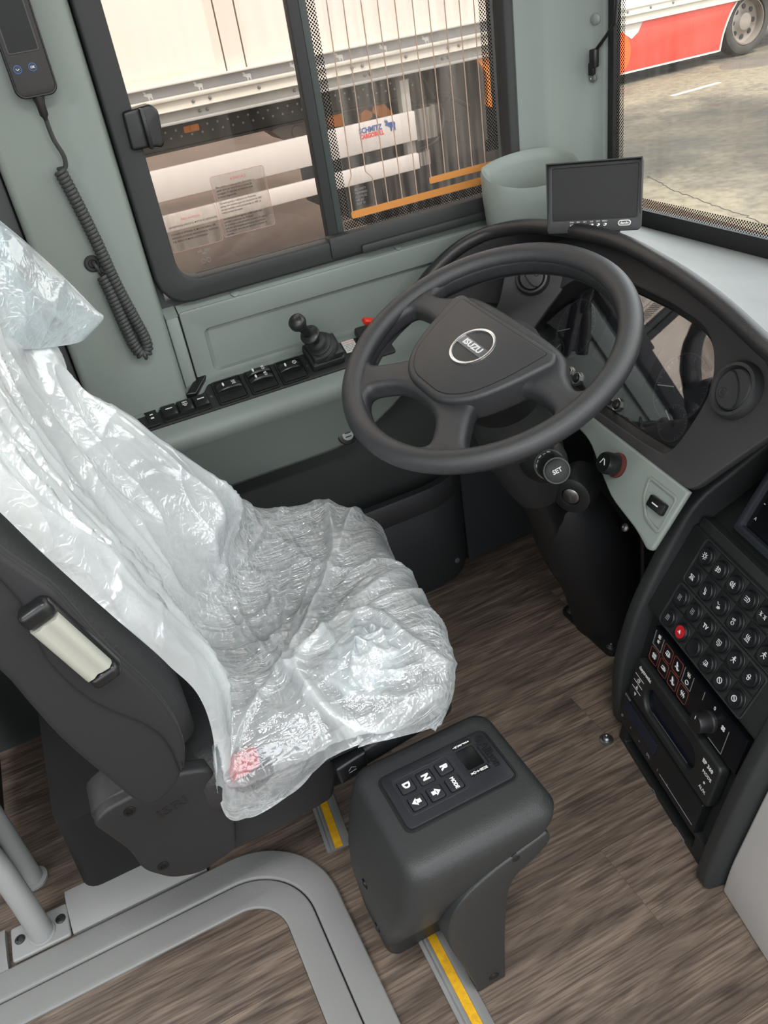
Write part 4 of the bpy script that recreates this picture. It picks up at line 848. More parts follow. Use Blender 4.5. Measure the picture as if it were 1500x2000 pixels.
b = new(); plate(b, LF, fillet([(.180, .074), (.218, .114), (.236, .108), (.200, .070)], .003), -.006, .012, .003, 2); obj('end_cap', b, BLK, swp)
# hand-brake joystick
jy = thing('parking_brake_lever', 'black parking brake joystick with rubber bellows on the side ledge', 'lever', (.46, 1.46, .66))
b = new(); plate(b, LF, rr(.425, .494, .038, .098, .005), .003, .020, .003, 2); box(b, LF, (.460, .068, .026), (.062, .054, .016), .004); obj('base', b, DARK, jy)
for x, y in ((.432, .043), (.490, .094), (.488, .044)):
    b = new(); lathe(b, LF @ M.Translation((x, y, .019)), [(.0035, 0), (.0035, .003), (0, .0034)], 10); obj('base_screw', b, STEEL, jy)
jb = LF @ V((.458, .068, .03)); jt = LF @ V((.404, .062, .125)); jd = (jt - jb).normalized(); JF = fr(tuple(jb), V((1, 0, 0)), V((0, 1, 0)).cross(V((1, 0, 0))).cross(jd) if False else jd.cross(V((1, 0, 0))))
if (JF.to_3x3() @ V((0, 0, 1))).dot(jd) < 0: JF = JF @ M.Rotation(pi, 4, 'Y')
Rj = jd.to_track_quat('Z', 'Y').to_matrix().to_4x4(); JF = M.Translation(jb) @ Rj
b = new(); lathe(b, JF, [(.029, -.006), (.030, .0), (.025, .004), (.027, .008), (.028, .010), (.022, .014), (.024, .018), (.0245, .020), (.018, .024), (.019, .029), (.014, .034), (.0, .036)], 28); obj('bellows', b, RUB, jy, 70)
b = new(); lathe(b, JF, [(.009, .03), (.0075, .05), (.0065, .056), (.019, .058), (.0195, .061), (.018, .063), (.0075, .065), (.0075, .070), (.0095, .088), (.0075, .098), (.0125, .102), (.0165, .110), (.0160, .118), (.0115, .124), (0, .126)], 28); obj('stick', b, mat('stick_black', (34, 35, 36), .35), jy, 50)
# red lever half hidden by the steering wheel
rl = thing('red_lever', 'small red lever on the side ledge behind the steering wheel rim', 'lever', (.56, 1.47, .66))
b = new(); plate(b, LF, rr(.540, .585, .040, .100, .004), .003, .020, .003); obj('lever_base', b, DARK, rl)
b = new(); tube(b, cat([LF @ V(p) for p in ((.562, .07, .016), (.560, .072, .045), (.556, .074, .055))], 4), [.006] * 8 + [.006], 8); box(b, LF @ M.Translation((.557, .074, .058)) @ M.Rotation(radians(25), 4, 'Y'), (0, 0, 0), (.026, .014, .010), .003); obj('lever_arm', b, mat('signal_red', (214, 52, 34), .4), rl)
# power socket in the lower lining
t = thing('usb_socket', 'round black socket with grey ports in the lower side lining', 'socket', (.462, 1.438, .492))
UF = fr((.470, 1.4345, .487), (1, 0, 0), (0, .22, .97))
b = new(); plate(b, UF, [circ(0, 0, .022, 28)], -.008, .003, .002, 2); obj('socket_ring', b, BLK, t)
b = new(); plate(b, UF, circ(0, 0, .0125, 24), .002, .0045, .001); ins = obj('socket_insert', b, mat('insert_grey', (150, 152, 150), .4), t)
b = new(); box(b, UF, (0, .004, .0047), (.013, .0025, .0006)); box(b, UF, (0, -.004, .0047), (.013, .0025, .0006)); obj('socket_ports', b, BLK, ins)

# ================================================================= handset with its coiled cord
hs = thing('handset', 'black handset with two blue-ringed buttons, clipped on the grey-green pillar', 'handset', (.10, 1.43, 1.19))
HF = fr((.0995, 1.43, 1.30), (1, 0, 0), (0, 0, 1))                     # towards the cab: -Y
HSM = mat('handset_black', (30, 27, 26), .5, bump=(700, .15))
b = new(); hp = fillet([(-.030, -.105), (-.022, -.113), (.022, -.113), (.030, -.105), (.0305, .02), (.034, .08), (.032, .16), (-.032, .16), (-.034, .08), (-.0305, .02)], .006)
plate(b, HF, hp, -.010, .012, .005, 3); obj('shell', b, HSM, hs)
b = new(); plate(b, HF, [[(x * .96, y * .985) for x, y in hp], [(x * .93, y * .97) for x, y in hp]], .0112, .0124); obj('face_line', b, BLK, hs)
b = new(); plate(b, HF, [rr(-.0225, .0215, -.056, .06, .003), rr(-.0205, .0195, -.054, .058, .002)], .0112, .0128, .0004); obj('screen_edge', b, mat('screen_edge_grey', (58, 56, 55), .4), hs)
b = new(); plate(b, HF, rr(-.0205, .0195, -.054, .058, .002), .011, .0123); obj('screen', b, mat('dark_screen', (24, 25, 26), .35, spec=.25), hs)
BLU = mat('blue_ring', (52, 104, 168), .4)
for i, x in enumerate((-.0165, .0045)):
    G = HF @ M.Translation((x, -.0745 + .0 * i, .0115))
    b = new(); plate(b, G, [circ(0, 0, .0056, 24), circ(0, 0, .0048, 24)], 0, .0012, .0002); bt = obj('button_ring', b, BLU, hs)
    b = new(); lathe(b, G, [(.0047, 0), (.0047, .0012), (0, .0012)], 20); obj('button', b, mat('button_dark_blue', (24, 34, 50), .35), hs)
    b = new()
    if i: text(b, G, 'OK', .0042, .0014, .0001, 'CENTER', .0001)
    else: seg(b, G @ M.Translation((0, 0, .0014)), [(-.0022, .0012), (-.0004, -.0012), (.0024, .0006)], .0005)
    obj('button_mark', b, WHT, bt)
b = new(); bx(b, .082, .116, 1.438, 1.453, 1.215, 1.40, .003); obj('holder', b, BLK, hs)
cordM = mat('cord_grey', (58, 60, 59), .55)
b = new(); lathe(b, fr((.0985, 1.428, 1.189), (1, 0, 0), (0, -1, 0)), [(.0085, -.004), (.0085, .004), (.0065, .012), (.0062, .026), (.0035, .030), (.0030, .034)], 16); obj('strain_relief', b, HSM, hs)
P1 = cat([(.0985, 1.428, 1.163), (.100, 1.430, 1.13), (.1065, 1.432, 1.105), (.1045, 1.436, 1.089), (.096, 1.438, 1.084)], 6)
core = cat([(.094, 1.438, 1.086), (.1015, 1.438, 1.045), (.112, 1.437, .975), (.1205, 1.436, .90), (.131, 1.435, .84), (.138, 1.434, .80), (.1365, 1.433, .779), (.127, 1.432, .772), (.1195, 1.432, .784), (.1150, 1.433, .81), (.1110, 1.434, .85), (.1075, 1.436, .892), (.104, 1.438, .918)], 10)
L = [0]
for p, q in zip(core, core[1:]): L.append(L[-1] + (q - p).length)
coil = []; turns = 74; N_ = turns * 10; fr0 = None
for i in range(N_ + 1):
    d_ = L[-1] * i / N_; j = max(k for k in range(len(L)) if L[k] <= d_ + 1e-9); j = min(j, len(core) - 2)
    t_ = (d_ - L[j]) / (L[j + 1] - L[j]); p = core[j].lerp(core[j + 1], t_); tg = (core[j + 1] - core[j]).normalized()
    n1 = V((0, 1, 0)); n1 = (n1 - tg * n1.dot(tg)).normalized(); n2 = tg.cross(n1); a = 2 * pi * turns * i / N_
    coil.append(p + (n1 * cos(a) + n2 * sin(a)) * .0076)
P2 = cat([coil[-1], V((.101, 1.441, .932)), V((.0985, 1.446, .938)), V((.0975, 1.452, .938))], 4)
b = new(); tube(b, P1 + coil + P2[1:], .0034, 6); obj('coiled_cord', b, cordM, hs, 60)
b = new(); lathe(b, fr((.0965, 1.452, .937), (1, 0, 0), (0, 0, 1)), [(.0135, -.002), (.0135, .003), (.011, .005), (.0075, .005), (.006, .001), (0, .001)], 24); obj('grommet', b, RUB, hs)

# ================================================================= printed stickers on the sliding pane
FILM = glass('clear_sticker_film', (.90, .885, .87), film=.14, filmcol=(205, 200, 195)); RPR = mat('sticker_red', (196, 84, 80), .6); BPR = mat('sticker_black', (58, 54, 52), .6); SF2 = fr((0, 1.5072, 0), (1, 0, 0), (0, 0, 1))
def decal(nm, label, x0, x1, z0, z1, lines, hd, size, lead, top_):
    t = thing(nm, label, 'sticker', ((x0 + x1) / 2, 1.507, z0))
    b = new(); plate(b, SF2, rr(x0, x1, z0, z1, .005), -.0001, .0003); obj('film', b, FILM, t)
    b = new(); plate(b, SF2, [rr(x0, x1, z0, z1, .005), rr(x0 + .0007, x1 - .0007, z0 + .0007, z1 - .0007, .0045)], .0003, .0006); obj('border', b, mat('sticker_border', (176, 132, 128), .6), t)
    b = new(); text(b, SF2 @ M.Translation(((x0 + x1) / 2, z1 - top_, 0)), hd, size * 1.25, .0008, .0001); obj('heading', b, RPR, t)
    b = new()
    for i, s_ in enumerate(lines):
        if s_: text(b, SF2 @ M.Translation((x0 + .007, z1 - top_ - .0095 - lead * i, 0)), s_, size, .0008, .0001, 'LEFT', .00005, .86)
    obj('printed_text', b, BPR, t, stuff=True)
decal('warning_sticker', 'clear sticker printed with a red-bordered warning text, larger one on the sliding pane', .334, .434, .910, 1.014,
      ['Para ativar o travao auxiliar (Retarder), o', 'pedal deve ser movido ate o ponto de', 'travagem. O retarder so funciona com', 'o motor engrenado.', '', 'Em emergencia a utilizacao do Retarder,', 'perigo em veiculos que nao dispostos de ABS', 'ou que tenham avaria no sistema do ABS, as', 'rodas podem bloquear.', '', 'Em terreno escorregadio, o ABS pode nao', 'permitir a utilizacao do Retarder.', 'O condutor pode perceber o estado de avaria', 'pela luz intermitente prevista no Quadrante.', 'O condutor deve ter em atencao o estado da', 'estrada.'], 'ATENCAO', .0049, .0054, .010)
decal('engine_sticker', 'clear sticker with small grey print, left and lower of the two on the sliding pane', .236, .3325, .906, .972,
      ['ADVERTENCIA APAGUE EL MOTOR AL DESCENDER.', '', 'CUANDO SE DETENGA, EL MOTOR DEBERA SER', 'APAGADO ANTES DE ABANDONAR EL VEHICULO', 'Y EL FRENO DE MANO ACCIONADO.'], 'PRECAUCION', .0044, .0062, .014)
b = new()
for k, (x, z) in enumerate(((.285, .898), (.292, .893), (.300, .898))): text(b, SF2 @ M.Translation((x, z, 0)), ('43R', 'AS2', 'DOT')[k], .005, .0002, .0001)
for x, z in ((.287, .880), (.297, .880)): seg(b, SF2 @ M.Translation((x, z, .0003)), circ(0, 0, .004, 14), .0003, 0, True)
obj('glass_mark', b, DIM, window)

# ================================================================= blind guide on the windscreen pillar
bg_ = thing('blind_cord_guide', 'black blind guide arm with a bracket on the windscreen pillar', 'bracket', (1.10, 1.43, 1.05))
b = new(); tube(b, [V((1.10, 1.438, 1.085)), V((1.102, 1.410, 1.108)), V((1.104, 1.388, 1.128)), V((1.106, 1.386, 1.16)), V((1.107, 1.386, 1.45))], .0034, 8); obj('guide_arm', b, BLK, bg_)
BF = fr((1.100, 1.4385, 1.06), (.35, -.93, 0), (0, 0, 1))
b = new(); box(b, BF, (0, .012, .006), (.014, .032, .016), .003); box(b, BF, (-.006, -.006, .004), (.012, .022, .010), .002); obj('bracket', b, BLK, bg_)
b = new(); lathe(b, BF @ M.Translation((-.005, -.022, .001)), [(.008, 0), (.008, .003), (.004, .004), (.003, .0028), (0, .0028)], 16); obj('bracket_screw', b, STEEL, bg_)
# ================================================================= floor hatch with its two grey frames
ht = thing('floor_hatch', 'wood-topped floor hatch in a wide grey double frame, lower left', 'hatch', (-.3, .6, 0))
def corner(x, y, r, x0, y0):
    return [(x0, y)] + [(x - r + r * cos(radians(a)), y - r + r * sin(radians(a))) for a in range(90, -1, -6)] + [(x, y0)]
def lband(o, i, z0, z1, bev, m, nm):
    b = new(); plate(b, fz(), o + i[::-1], z0, z1, bev, 2); return obj(nm, b, m, ht, 60)
A, B_, C_, D_ = corner(.104, .978, .150, -1.1, .15), corner(.0575, .927, .112, -1.1, .15), corner(.0555, .925, .110, -1.1, .15), corner(.0085, .875, .066, -1.1, .15)
HATM = mat('hatch_grey', (134, 135, 134), .5, bump=(260, .1), var=(5, (127, 128, 127)))
lband(A, B_, .0005, .011, .004, HATM, 'outer_frame'); lband(C_, D_, .0005, .0085, .003, HATM, 'inner_frame')
b = new(); plate(b, fz(), corner(.058, .928, .112, -1.1, .15) + corner(.055, .924, .110, -1.1, .15)[::-1], .0003, .004); obj('frame_seam', b, mat('black_gap', (12, 12, 13), .7), ht)
Di = corner(.0078, .8743, .066, -1.1, .15)
yy = [.15, .268, .420, .572, .724, .876]; 
def clip(y0, y1):
    P = [(x, min(max(y, y0), y1)) for x, y in Di]
    keep = [p for p in P if y0 - 1e-6 <= p[1] <= y1 + 1e-6]; return keep
for i in range(5):
    y0, y1 = yy[i] + .0003, min(yy[i + 1] - .0003, .8743)
    seg_ = [p for p in Di if y0 < p[1] < y1]
    def xat(y):
        for p, q in zip(Di, Di[1:]):
            if (p[1] - y) * (q[1] - y) <= 0 and p[1] != q[1]: return p[0] + (q[0] - p[0]) * (y - p[1]) / (q[1] - p[1])
        return Di[1][0]
    poly = [(-1.1, y0), (xat(y0), y0)] + sorted(seg_, key=lambda p: p[1]) + ([(xat(y1), y1)] if y1 < .874 else [Di[1]]) + [(-1.1, y1)]
    pl_ = []
    for p in poly:
        if not pl_ or (V(p) - V(pl_[-1])).length > 1e-5: pl_.append(p)
    b = new(); plate(b, fz(), pl_, .0006, .0045); obj('hatch_plank', b, WOOD, ht)

# ================================================================= seat rail, flange and hand pole
rl_ = thing('floor_rail', 'grey floor rail running under the driver seat behind the hatch', 'rail', (-.1, 1.02, 0))
b = new(); loft(b, [[V((x, *p)) for p in ((.983, .0006), (.983, .010), (.992, .016), (1.035, .030), (1.055, .030), (1.062, .0006))] for x in (-.318, -.085)]); obj('rail_profile', b, HATM, rl_)
b = new(); loft(b, [[V((x, *p)) for p in ((.975, .0006), (.975, .008), (.985, .012), (1.03, .016), (1.05, .014), (1.05, .0006))] for x in (-.9, -.425)]); obj('rail_profile', b, HATM, rl_)
pole = thing('hand_pole', 'grey painted steel pole welded to a bolted floor flange, lower left corner', 'pole', (-.367, 1.015, 0))
b = new(); plate(b, fz(), fillet([(-.418, .985), (-.418, 1.050), (-.322, 1.050), (-.322, .985)], .006), .0005, .010, .003, 2); fl = obj('flange', b, ALU, pole)
for x, y in ((-.335, 1.022), (-.403, 1.020)):
    b = new(); lathe(b, fz((x, y, .009)), [(.0085, 0), (.0085, .003), (.006, .0045), (.0045, .0045), (.004, .002), (0, .002)], 16); obj('bolt', b, mat('dark_bolt', (70, 72, 74), .35, .7), fl)
b = new(); tube(b, [V((-.367, 1.012, .008)), V((-.369, 1.025, .08)), V((-.378, 1.05, .15)), V((-.42, 1.12, .35)), V((-.47, 1.2, .6))], .0195, 20); obj('pole_tube', b, ALU, pole)
b = new(); rings = []
for i in range(24):
    a = 2 * pi * i / 24; q = V((-.367 + .020 * cos(a), 1.012 + .020 * sin(a), .011)); rings.append(q)
tube(b, rings, .0028, 6, True); obj('weld', b, ALU, pole)
p2 = thing('partition_post', 'second grey post behind the welded pole at the left edge', 'pole', (-.37, 1.14, 0))
b = new(); tube(b, [V((-.372, 1.135, .0005)), V((-.374, 1.15, .5)), V((-.376, 1.16, .9))], .0165, 18); lathe(b, fz((-.372, 1.135, 0)), [(.024, .0005), (.024, .006), (.018, .008), (.017, .008)], 18); obj('post_tube', b, ALU, p2)
pt = thing('partition_panel', 'black partition panel between the two grey poles at the left edge', 'partition', (-.42, 1.1, .05))
b = new(); loft(b, [[V((-.405, 1.06, .09)), V((-.40, 1.10, .045)), V((-.40, 1.45, .045)), V((-.41, 1.45, .42)), V((-.43, 1.12, .42))], [V((-.415, 1.06, .09)), V((-.415, 1.10, .045)), V((-.415, 1.45, .045)), V((-.425, 1.45, .42)), V((-.445, 1.12, .42))]]); obj('panel_sheet', b, BLK, pt)

# ================================================================= yellow-lined step strip
st_ = thing('step_strip', 'grey step strip with a yellow insert running under the gear selector box', 'strip', (.2, .55, 0))
def strip(par, o, d, L_, w=.0225):
    d = V(d).normalized(); F = fr(o, d, V((-d.y, d.x, 0)))
    b = new(); loft(b, [[F @ V((s, *p)) for p in ((-w, .0006), (-w, .002), (-w * .55, .007), (-w * .33, .007), (-w * .33, .0055), (w * .33, .0055), (w * .33, .007), (w * .5, .008), (w * .62, .006), (w * .75, .008), (w, .006), (w, .0006))] for s in (0, L_)]); obj('strip_profile', b, HATM, par)
    b = new(); box(b, F, (L_ / 2, 0, .0061), (L_ - .0004, w * .62, .0014)); obj('yellow_insert', b, YEL, par)
strip(st_, (.196, .30, 0), (.02, 1, 0), .50)
s2 = thing('step_strip', 'short grey strip end with a yellow insert on the floor behind the gear selector box', 'strip', (.15, .95, 0))
strip(s2, (.137, .902, 0), (.10, 1, 0), .20)

# ================================================================= gear selector box
gs = thing('gear_selector', 'black gear selector box with a lettered keypad, standing beside the driver seat', 'gear selector', (.22, .66, 0))
GM = mat('selector_black', (44, 46, 47), .46, bump=(520, .3)); GF = fr((.265, .665, .362), (0, -1, 0), (1, 0, 0))
def rsec(x0, x1, y0, y1, r, z, tilt=0): return [V((p[0], p[1], z + tilt * (p[0] - .26))) for p in rr(x0, x1, y0, y1, r, 6)]
b = new()
loft(b, [rsec(.133, .245, .683, .800, .02, .002), rsec(.130, .250, .672, .795, .022, .05), rsec(.126, .262, .625, .785, .025, .14), rsec(.128, .290, .582, .775, .03, .215), rsec(.136, .340, .564, .765, .03, .275), rsec(.146, .372, .560, .757, .028, .325), rsec(.152, .374, .560, .756, .027, .343), rsec(.157, .369, .566, .751, .024, .354), rsec(.165, .361, .575, .742, .02, .3605), rsec(.178, .350, .592, .730, .014, .362)], True, True)
obj('housing', b, GM, gs, 75)
XF = fr((0, 0, 0), (1, 0, 0), (0, 0, 1))                             # local: x, z, normal -Y
b = new(); pr_ = cat([(.226, .003), (.207, .10), (.190, .19), (.205, .255), (.255, .290), (.334, .312), (.350, .314), (.352, .294), (.328, .274), (.298, .258), (.284, .22), (.276, .12), (.272, .003)], 4)
plate(b, XF, fillet([tuple(p) for p in pr_], 0), -.600, -.561, .008, 3) if False else plate(b, XF, [tuple(p) for p in pr_], -.602, -.5590, .003, 2)
for v in b.verts:
    if v.co.y < .59: v.co.y += max(0, (.26 - v.co.z)) * .055
sp_ = obj('side_plate', b, GM, gs, 60)
for x, z, y in ((.300, .296, .5615), (.252, .024, .572)):
    b = new(); lathe(b, fr((x, y, z), (1, 0, 0), (0, 0, 1)), [(.0085, -.001), (.0085, .001), (.006, .0025), (0, .0028)], 16); obj('cover_cap', b, BLK, sp_)
for x, y, z in ((.1275, .70, .185), (.1295, .705, .06)):
    b = new(); lathe(b, fr((x, y, z), (0, -1, 0), (0, 0, 1)), [(.008, -.002), (.008, .002), (.005, .0035), (0, .0038)], 16); obj('cover_cap', b, BLK, gs)
KP = mat('keypad_black', (34, 35, 40), .4, bump=(900, .1))
b = new(); plate(b, GF, [rr(-.0505, .0485, -.0845, .0845, .012), rr(-.047, .045, -.081, .081, .009)], -.001, .0012, .0008); obj('keypad_seam', b, BLK, gs)
b = new(); kp = [(-.046, -.080), (.044, -.080), (.044, .080), (-.046, .080)]; kp = fillet(kp, .009)
keyp = [(-.0175, -.053), (-.0175, -.0245), (-.0175, .004), (.0125, .004), (.0125, -.0245), (.0125, -.052)]
holes = [rr(x - .0115, x + .0115, y - .0108, y + .0108, .003) for x, y in keyp]
plate(b, GF, [kp] + holes + [rr(-.033, .004, .030, .056, .003)], -.001, .0035, .001); pad_ = obj('keypad', b, KP, gs)
b = new(); plate(b, GF, [rr(-.034, .029, -.068, .0195, .006), rr(-.033, .028, -.067, .0185, .005)], .003, .0042, .0003); obj('keypad_frame', b, DARK2, pad_)
KEYT = ['D', 'N', 'R', 'MODE', '+', '-']
for i, (x, y) in enumerate(keyp):
    G = GF @ M.Translation((x, y, 0)); b = new(); plate(b, G, rr(-.0108, .0108, -.0101, .0101, .003), -.001, .0052 if i != 1 else .003, .0012); ky = obj('key', b, mat('key_black', (38, 40, 44), .4), pad_)
    zt = .0053 if i != 1 else .0031; b = new()
    if i < 3: text(b, G, KEYT[i], .0135, zt, .0002, 'CENTER', .0007)
    elif i == 3: text(b, G, 'MODE', .0072, zt, .0002, 'CENTER', .0003, .95)
    else:
        m_ = 1 if i == 4 else -1
        P_ = [(-.006, .0 * m_), (0, .0075 * m_), (.006, 0), (.003, 0), (.003, -.0055 * m_), (-.003, -.0055 * m_), (-.003, 0)]
        hole_ = [[(-.0022, .0012 * m_ - .0005), (.0022, .0012 * m_ - .0005), (.0022, .0012 * m_ + .0006), (-.0022, .0012 * m_ + .0006)]]
        plate(b, G, [P_] + hole_, zt, zt + .0003)
    obj('key_lettering', b, mat('key_white', (236, 236, 236), .5), ky)
b = new(); plate(b, GF, rr(-.033, .004, .030, .056, .003), -.001, .001); obj('display', b, mat('display_black', (14, 18, 18), .15), pad_)
for x, s_ in ((-.0385, 'SELECT'), (.0120, 'MONITOR')):
    b = new(); plate(b, GF, rr(x - .0042, x + .0042, .028, .058, .001), .003, .0039); ss = obj('label_strip', b, BLK, pad_)
    b = new()
    n_ = len(s_)
    for k, ch in enumerate(s_): text(b, GF @ M.Translation((x, .0555 - .0252 * (k + .5) / n_ - .0006, 0)), ch, .0054, .004, .0001, 'CENTER', .0002)
    obj('strip_lettering', b, WHT, ss, stuff=True)
BR = mat('embossed_black', (20, 21, 24), .4)
b = new(); plate(b, GF @ M.Translation((-.0345, .0695, 0)), [circ(0, 0, .0062, 24), circ(0, 0, .0046, 24)], .003, .0046, .0004); plate(b, GF @ M.Translation((-.0345, .0695, 0)), [circ(0, 0, .0032, 20), circ(0.0004, 0, .0018, 16)], .003, .0044, .0003); obj('brand_emblem', b, BR, pad_)
b = new(); text(b, GF @ M.Translation((-.0265, .0690, 0)), 'Allison', .0165, .004, .0007, 'LEFT', .0004, 1.0); text(b, GF @ M.Translation((-.0300, .0608, 0)), 'Transmission', .0062, .0038, .0004, 'LEFT', .0001, 1.15); obj('brand_lettering', b, BR, pad_, stuff=True)
# ================================================================= driver seat
seat = thing('driver_seat', 'black driver seat with a silver recline handle, under a white plastic cover', 'seat', (.05, 1.0, 0))
SL = mat('seat_leather', (46, 46, 47), .5, bump=(260, .5)); SH = mat('seat_shell', (31, 31, 33), .6, bump=(900, .2)); SK = mat('seat_skirt', (34, 35, 36), .5, bump=(500, .15))
SY = fr((0, 0, 0), (1, 0, 0), (0, 0, 1))                             # local: x, z, towards the aisle (-Y)
b = new(); loft(b, [rsec(-.29, .26, 1.03, 1.33, .03, .001), rsec(-.285, .25, 1.035, 1.33, .03, .03), rsec(-.26, .22, .98, 1.31, .03, .26)]); obj('pedestal', b, mat('pedestal_black', (15, 15, 16), .6), seat)
b = new(); loft(b, [rsec(-.06, .33, .80, 1.23, .05, .34), rsec(-.06, .345, .775, 1.245, .06, .37), rsec(-.06, .350, .772, 1.25, .07, .41), rsec(-.055, .335, .785, 1.24, .07, .438), rsec(-.04, .30, .82, 1.21, .06, .446)]); obj('cushion', b, SL, seat, 60)
def bf(z): 
    P = [(.44, .0), (.50, .0), (.565, -.004), (.623, -.013), (.709, -.040), (.807, -.079), (.89, -.108), (1.0, -.147), (1.25, -.235)]
    for p, q in zip(P, P[1:]):
        if z <= q[0]: return p[1] + (q[1] - p[1]) * (z - p[0]) / (q[0] - p[0])
    return P[-1][1]
b = new(); rings = []
for z, k in ((.455, .75), (.49, .92), (.54, 1), (.6, 1), (.66, 1), (.72, 1), (.78, 1), (.84, 1), (.9, 1), (1.0, 1), (1.12, 1), (1.22, .98), (1.26, .8)):
    xf = bf(z) - .008; rings.append([V((p[0], p[1], z)) for p in rr(xf - .13 * k, xf - (1 - k) * .05, 1.0 - .222 * k, 1.0 + .215 * k, .035 * k, 6)])
loft(b, rings); bk = obj('backrest', b, SL, seat, 70)
b = new(); tube(b, [V((bf(z) - .035, .7785, z)) for z in [.56 + .02 * i for i in range(30)]], .0016, 5); obj('stitched_seam', b, mat('black_gap', (12, 12, 13), .7), bk)
sh = [(-.22, 1.02), (-.165, 1.0), (-.128, .935), (-.109, .888), (-.0915, .852), (-.080, .825), (-.061, .745), (-.038, .676), (-.0275, .622), (-.0285, .580), (-.043, .538), (-.066, .516), (-.095, .515), (-.119, .585), (-.139, .656), (-.150, .717), (-.160, .771), (-.20, .90)]
b = new(); plate(b, SY, [tuple(p) for p in cat(sh, 3, True)], -.724, -.704, .008, 4); shell = obj('back_shell', b, SH, seat, 70)
ri = [(-.128, .935), (-.109, .888), (-.0915, .852), (-.080, .825), (-.061, .745), (-.038, .676), (-.0275, .622), (-.0285, .580), (-.043, .545), (-.044, .590), (-.056, .632), (-.096, .694), (-.116, .765), (-.112, .82), (-.125, .88), (-.15, .95)]
b = new(); plate(b, SY, [tuple(p) for p in cat(ri, 3, True)], -.710, -.697, .005, 3); obj('shell_rim', b, SH, shell, 70)
HDL = fr((-.0885, .696, .776), (-.030, 0, .090), (-1, 0, -.33))         # along the handle, across it, towards the aisle side
b = new(); box(b, HDL, (0, -.002, .000), (.116, .032, .018), .006, 3); box(b, HDL, (.051, -.001, .006), (.020, .031, .020), .006, 3); box(b, HDL, (-.050, -.001, .006), (.016, .031, .020), .006, 3); obj('handle_socket', b, BLK, shell)
b = new(); loft(b, [[HDL @ V((s, y, z)) for y, z in ((-.0155, .006), (-.0155, .0125), (-.012, .0175), (-.004, .0165), (.0015, .0145), (.006, .0175), (.0125, .0165), (.0150, .011), (.0150, .006))] for s in (-.040, -.038, .038, .040)]); obj('recline_handle', b, mat('satin_silver', (176, 178, 168), .35, .35), shell, 75)
sk = [(-.172, .437), (-.150, .452), (-.10, .46), (-.02, .44), (.14, .41), (.32, .375), (.318, .345), (.152, .318), (.134, .262), (.105, .257), (-.077, .254), (-.116, .272), (-.144, .314), (-.147, .36)]
b = new(); plate(b, SY, fillet(sk, .012), -.86, -.798, .008, 3); skirt = obj('side_skirt', b, SK, seat, 60)
b = new(); plate(b, SY, fillet([(-.170, .437), (-.150, .451), (-.06, .46), (-.01, .44), (.0, .36), (-.02, .27), (-.077, .256), (-.114, .273), (-.142, .314), (-.145, .36)], .015), -.81, -.786, .006, 3); hc = obj('hinge_cover', b, SK, seat, 60)
for x, z in ((-.124, .432), (-.117, .308)):
    b = new(); lathe(b, fr((x, .7862, z), (1, 0, 0), (0, 0, 1)), [(.008, -.001), (.008, .001), (.006, .002), (.004, .002), (.0035, .0005), (0, .0005)], 16); obj('screw', b, mat('screw_black', (30, 30, 31), .3, .4), hc)
b = new(); text(b, fr((-.075, .7860, .405), (1, 0, .18), (-.18, 0, 1)), 'ISRI', .020, 0, .0006, 'CENTER', .0003, 1.4); obj('embossed_mark', b, mat('skirt_emboss', (28, 29, 30), .4), hc)
b = new(); plate(b, SY, fillet([(.145, .352), (.32, .378), (.335, .372), (.335, .350), (.32, .342), (.15, .318)], .008), -.82, -.775, .006, 2); obj('cushion_tray', b, SK, seat)
b = new(); plate(b, SY, fillet([(.142, .352), (.19, .362), (.19, .335), (.145, .318)], .004), -.80, -.768, .004, 2); lv = obj('adjust_lever', b, BLK, seat)
b = new(); seg(b, fr((.165, .7678, .341), (1, 0, .2), (-.2, 0, 1)), [(-.006, 0), (0, .005), (.006, 0)], .0005); seg(b, fr((.165, .7678, .337), (1, 0, .2), (-.2, 0, 1)), [(-.006, 0), (.006, 0)], .0005); obj('lever_mark', b, DIM, lv)
b = new(); plate(b, SY, fillet([(.006, .440), (.050, .440), (.046, .420), (.006, .412)], .003), -.80, -.7735, .001); obj('red_tag', b, mat('tag_red', (222, 40, 52), .5), seat)

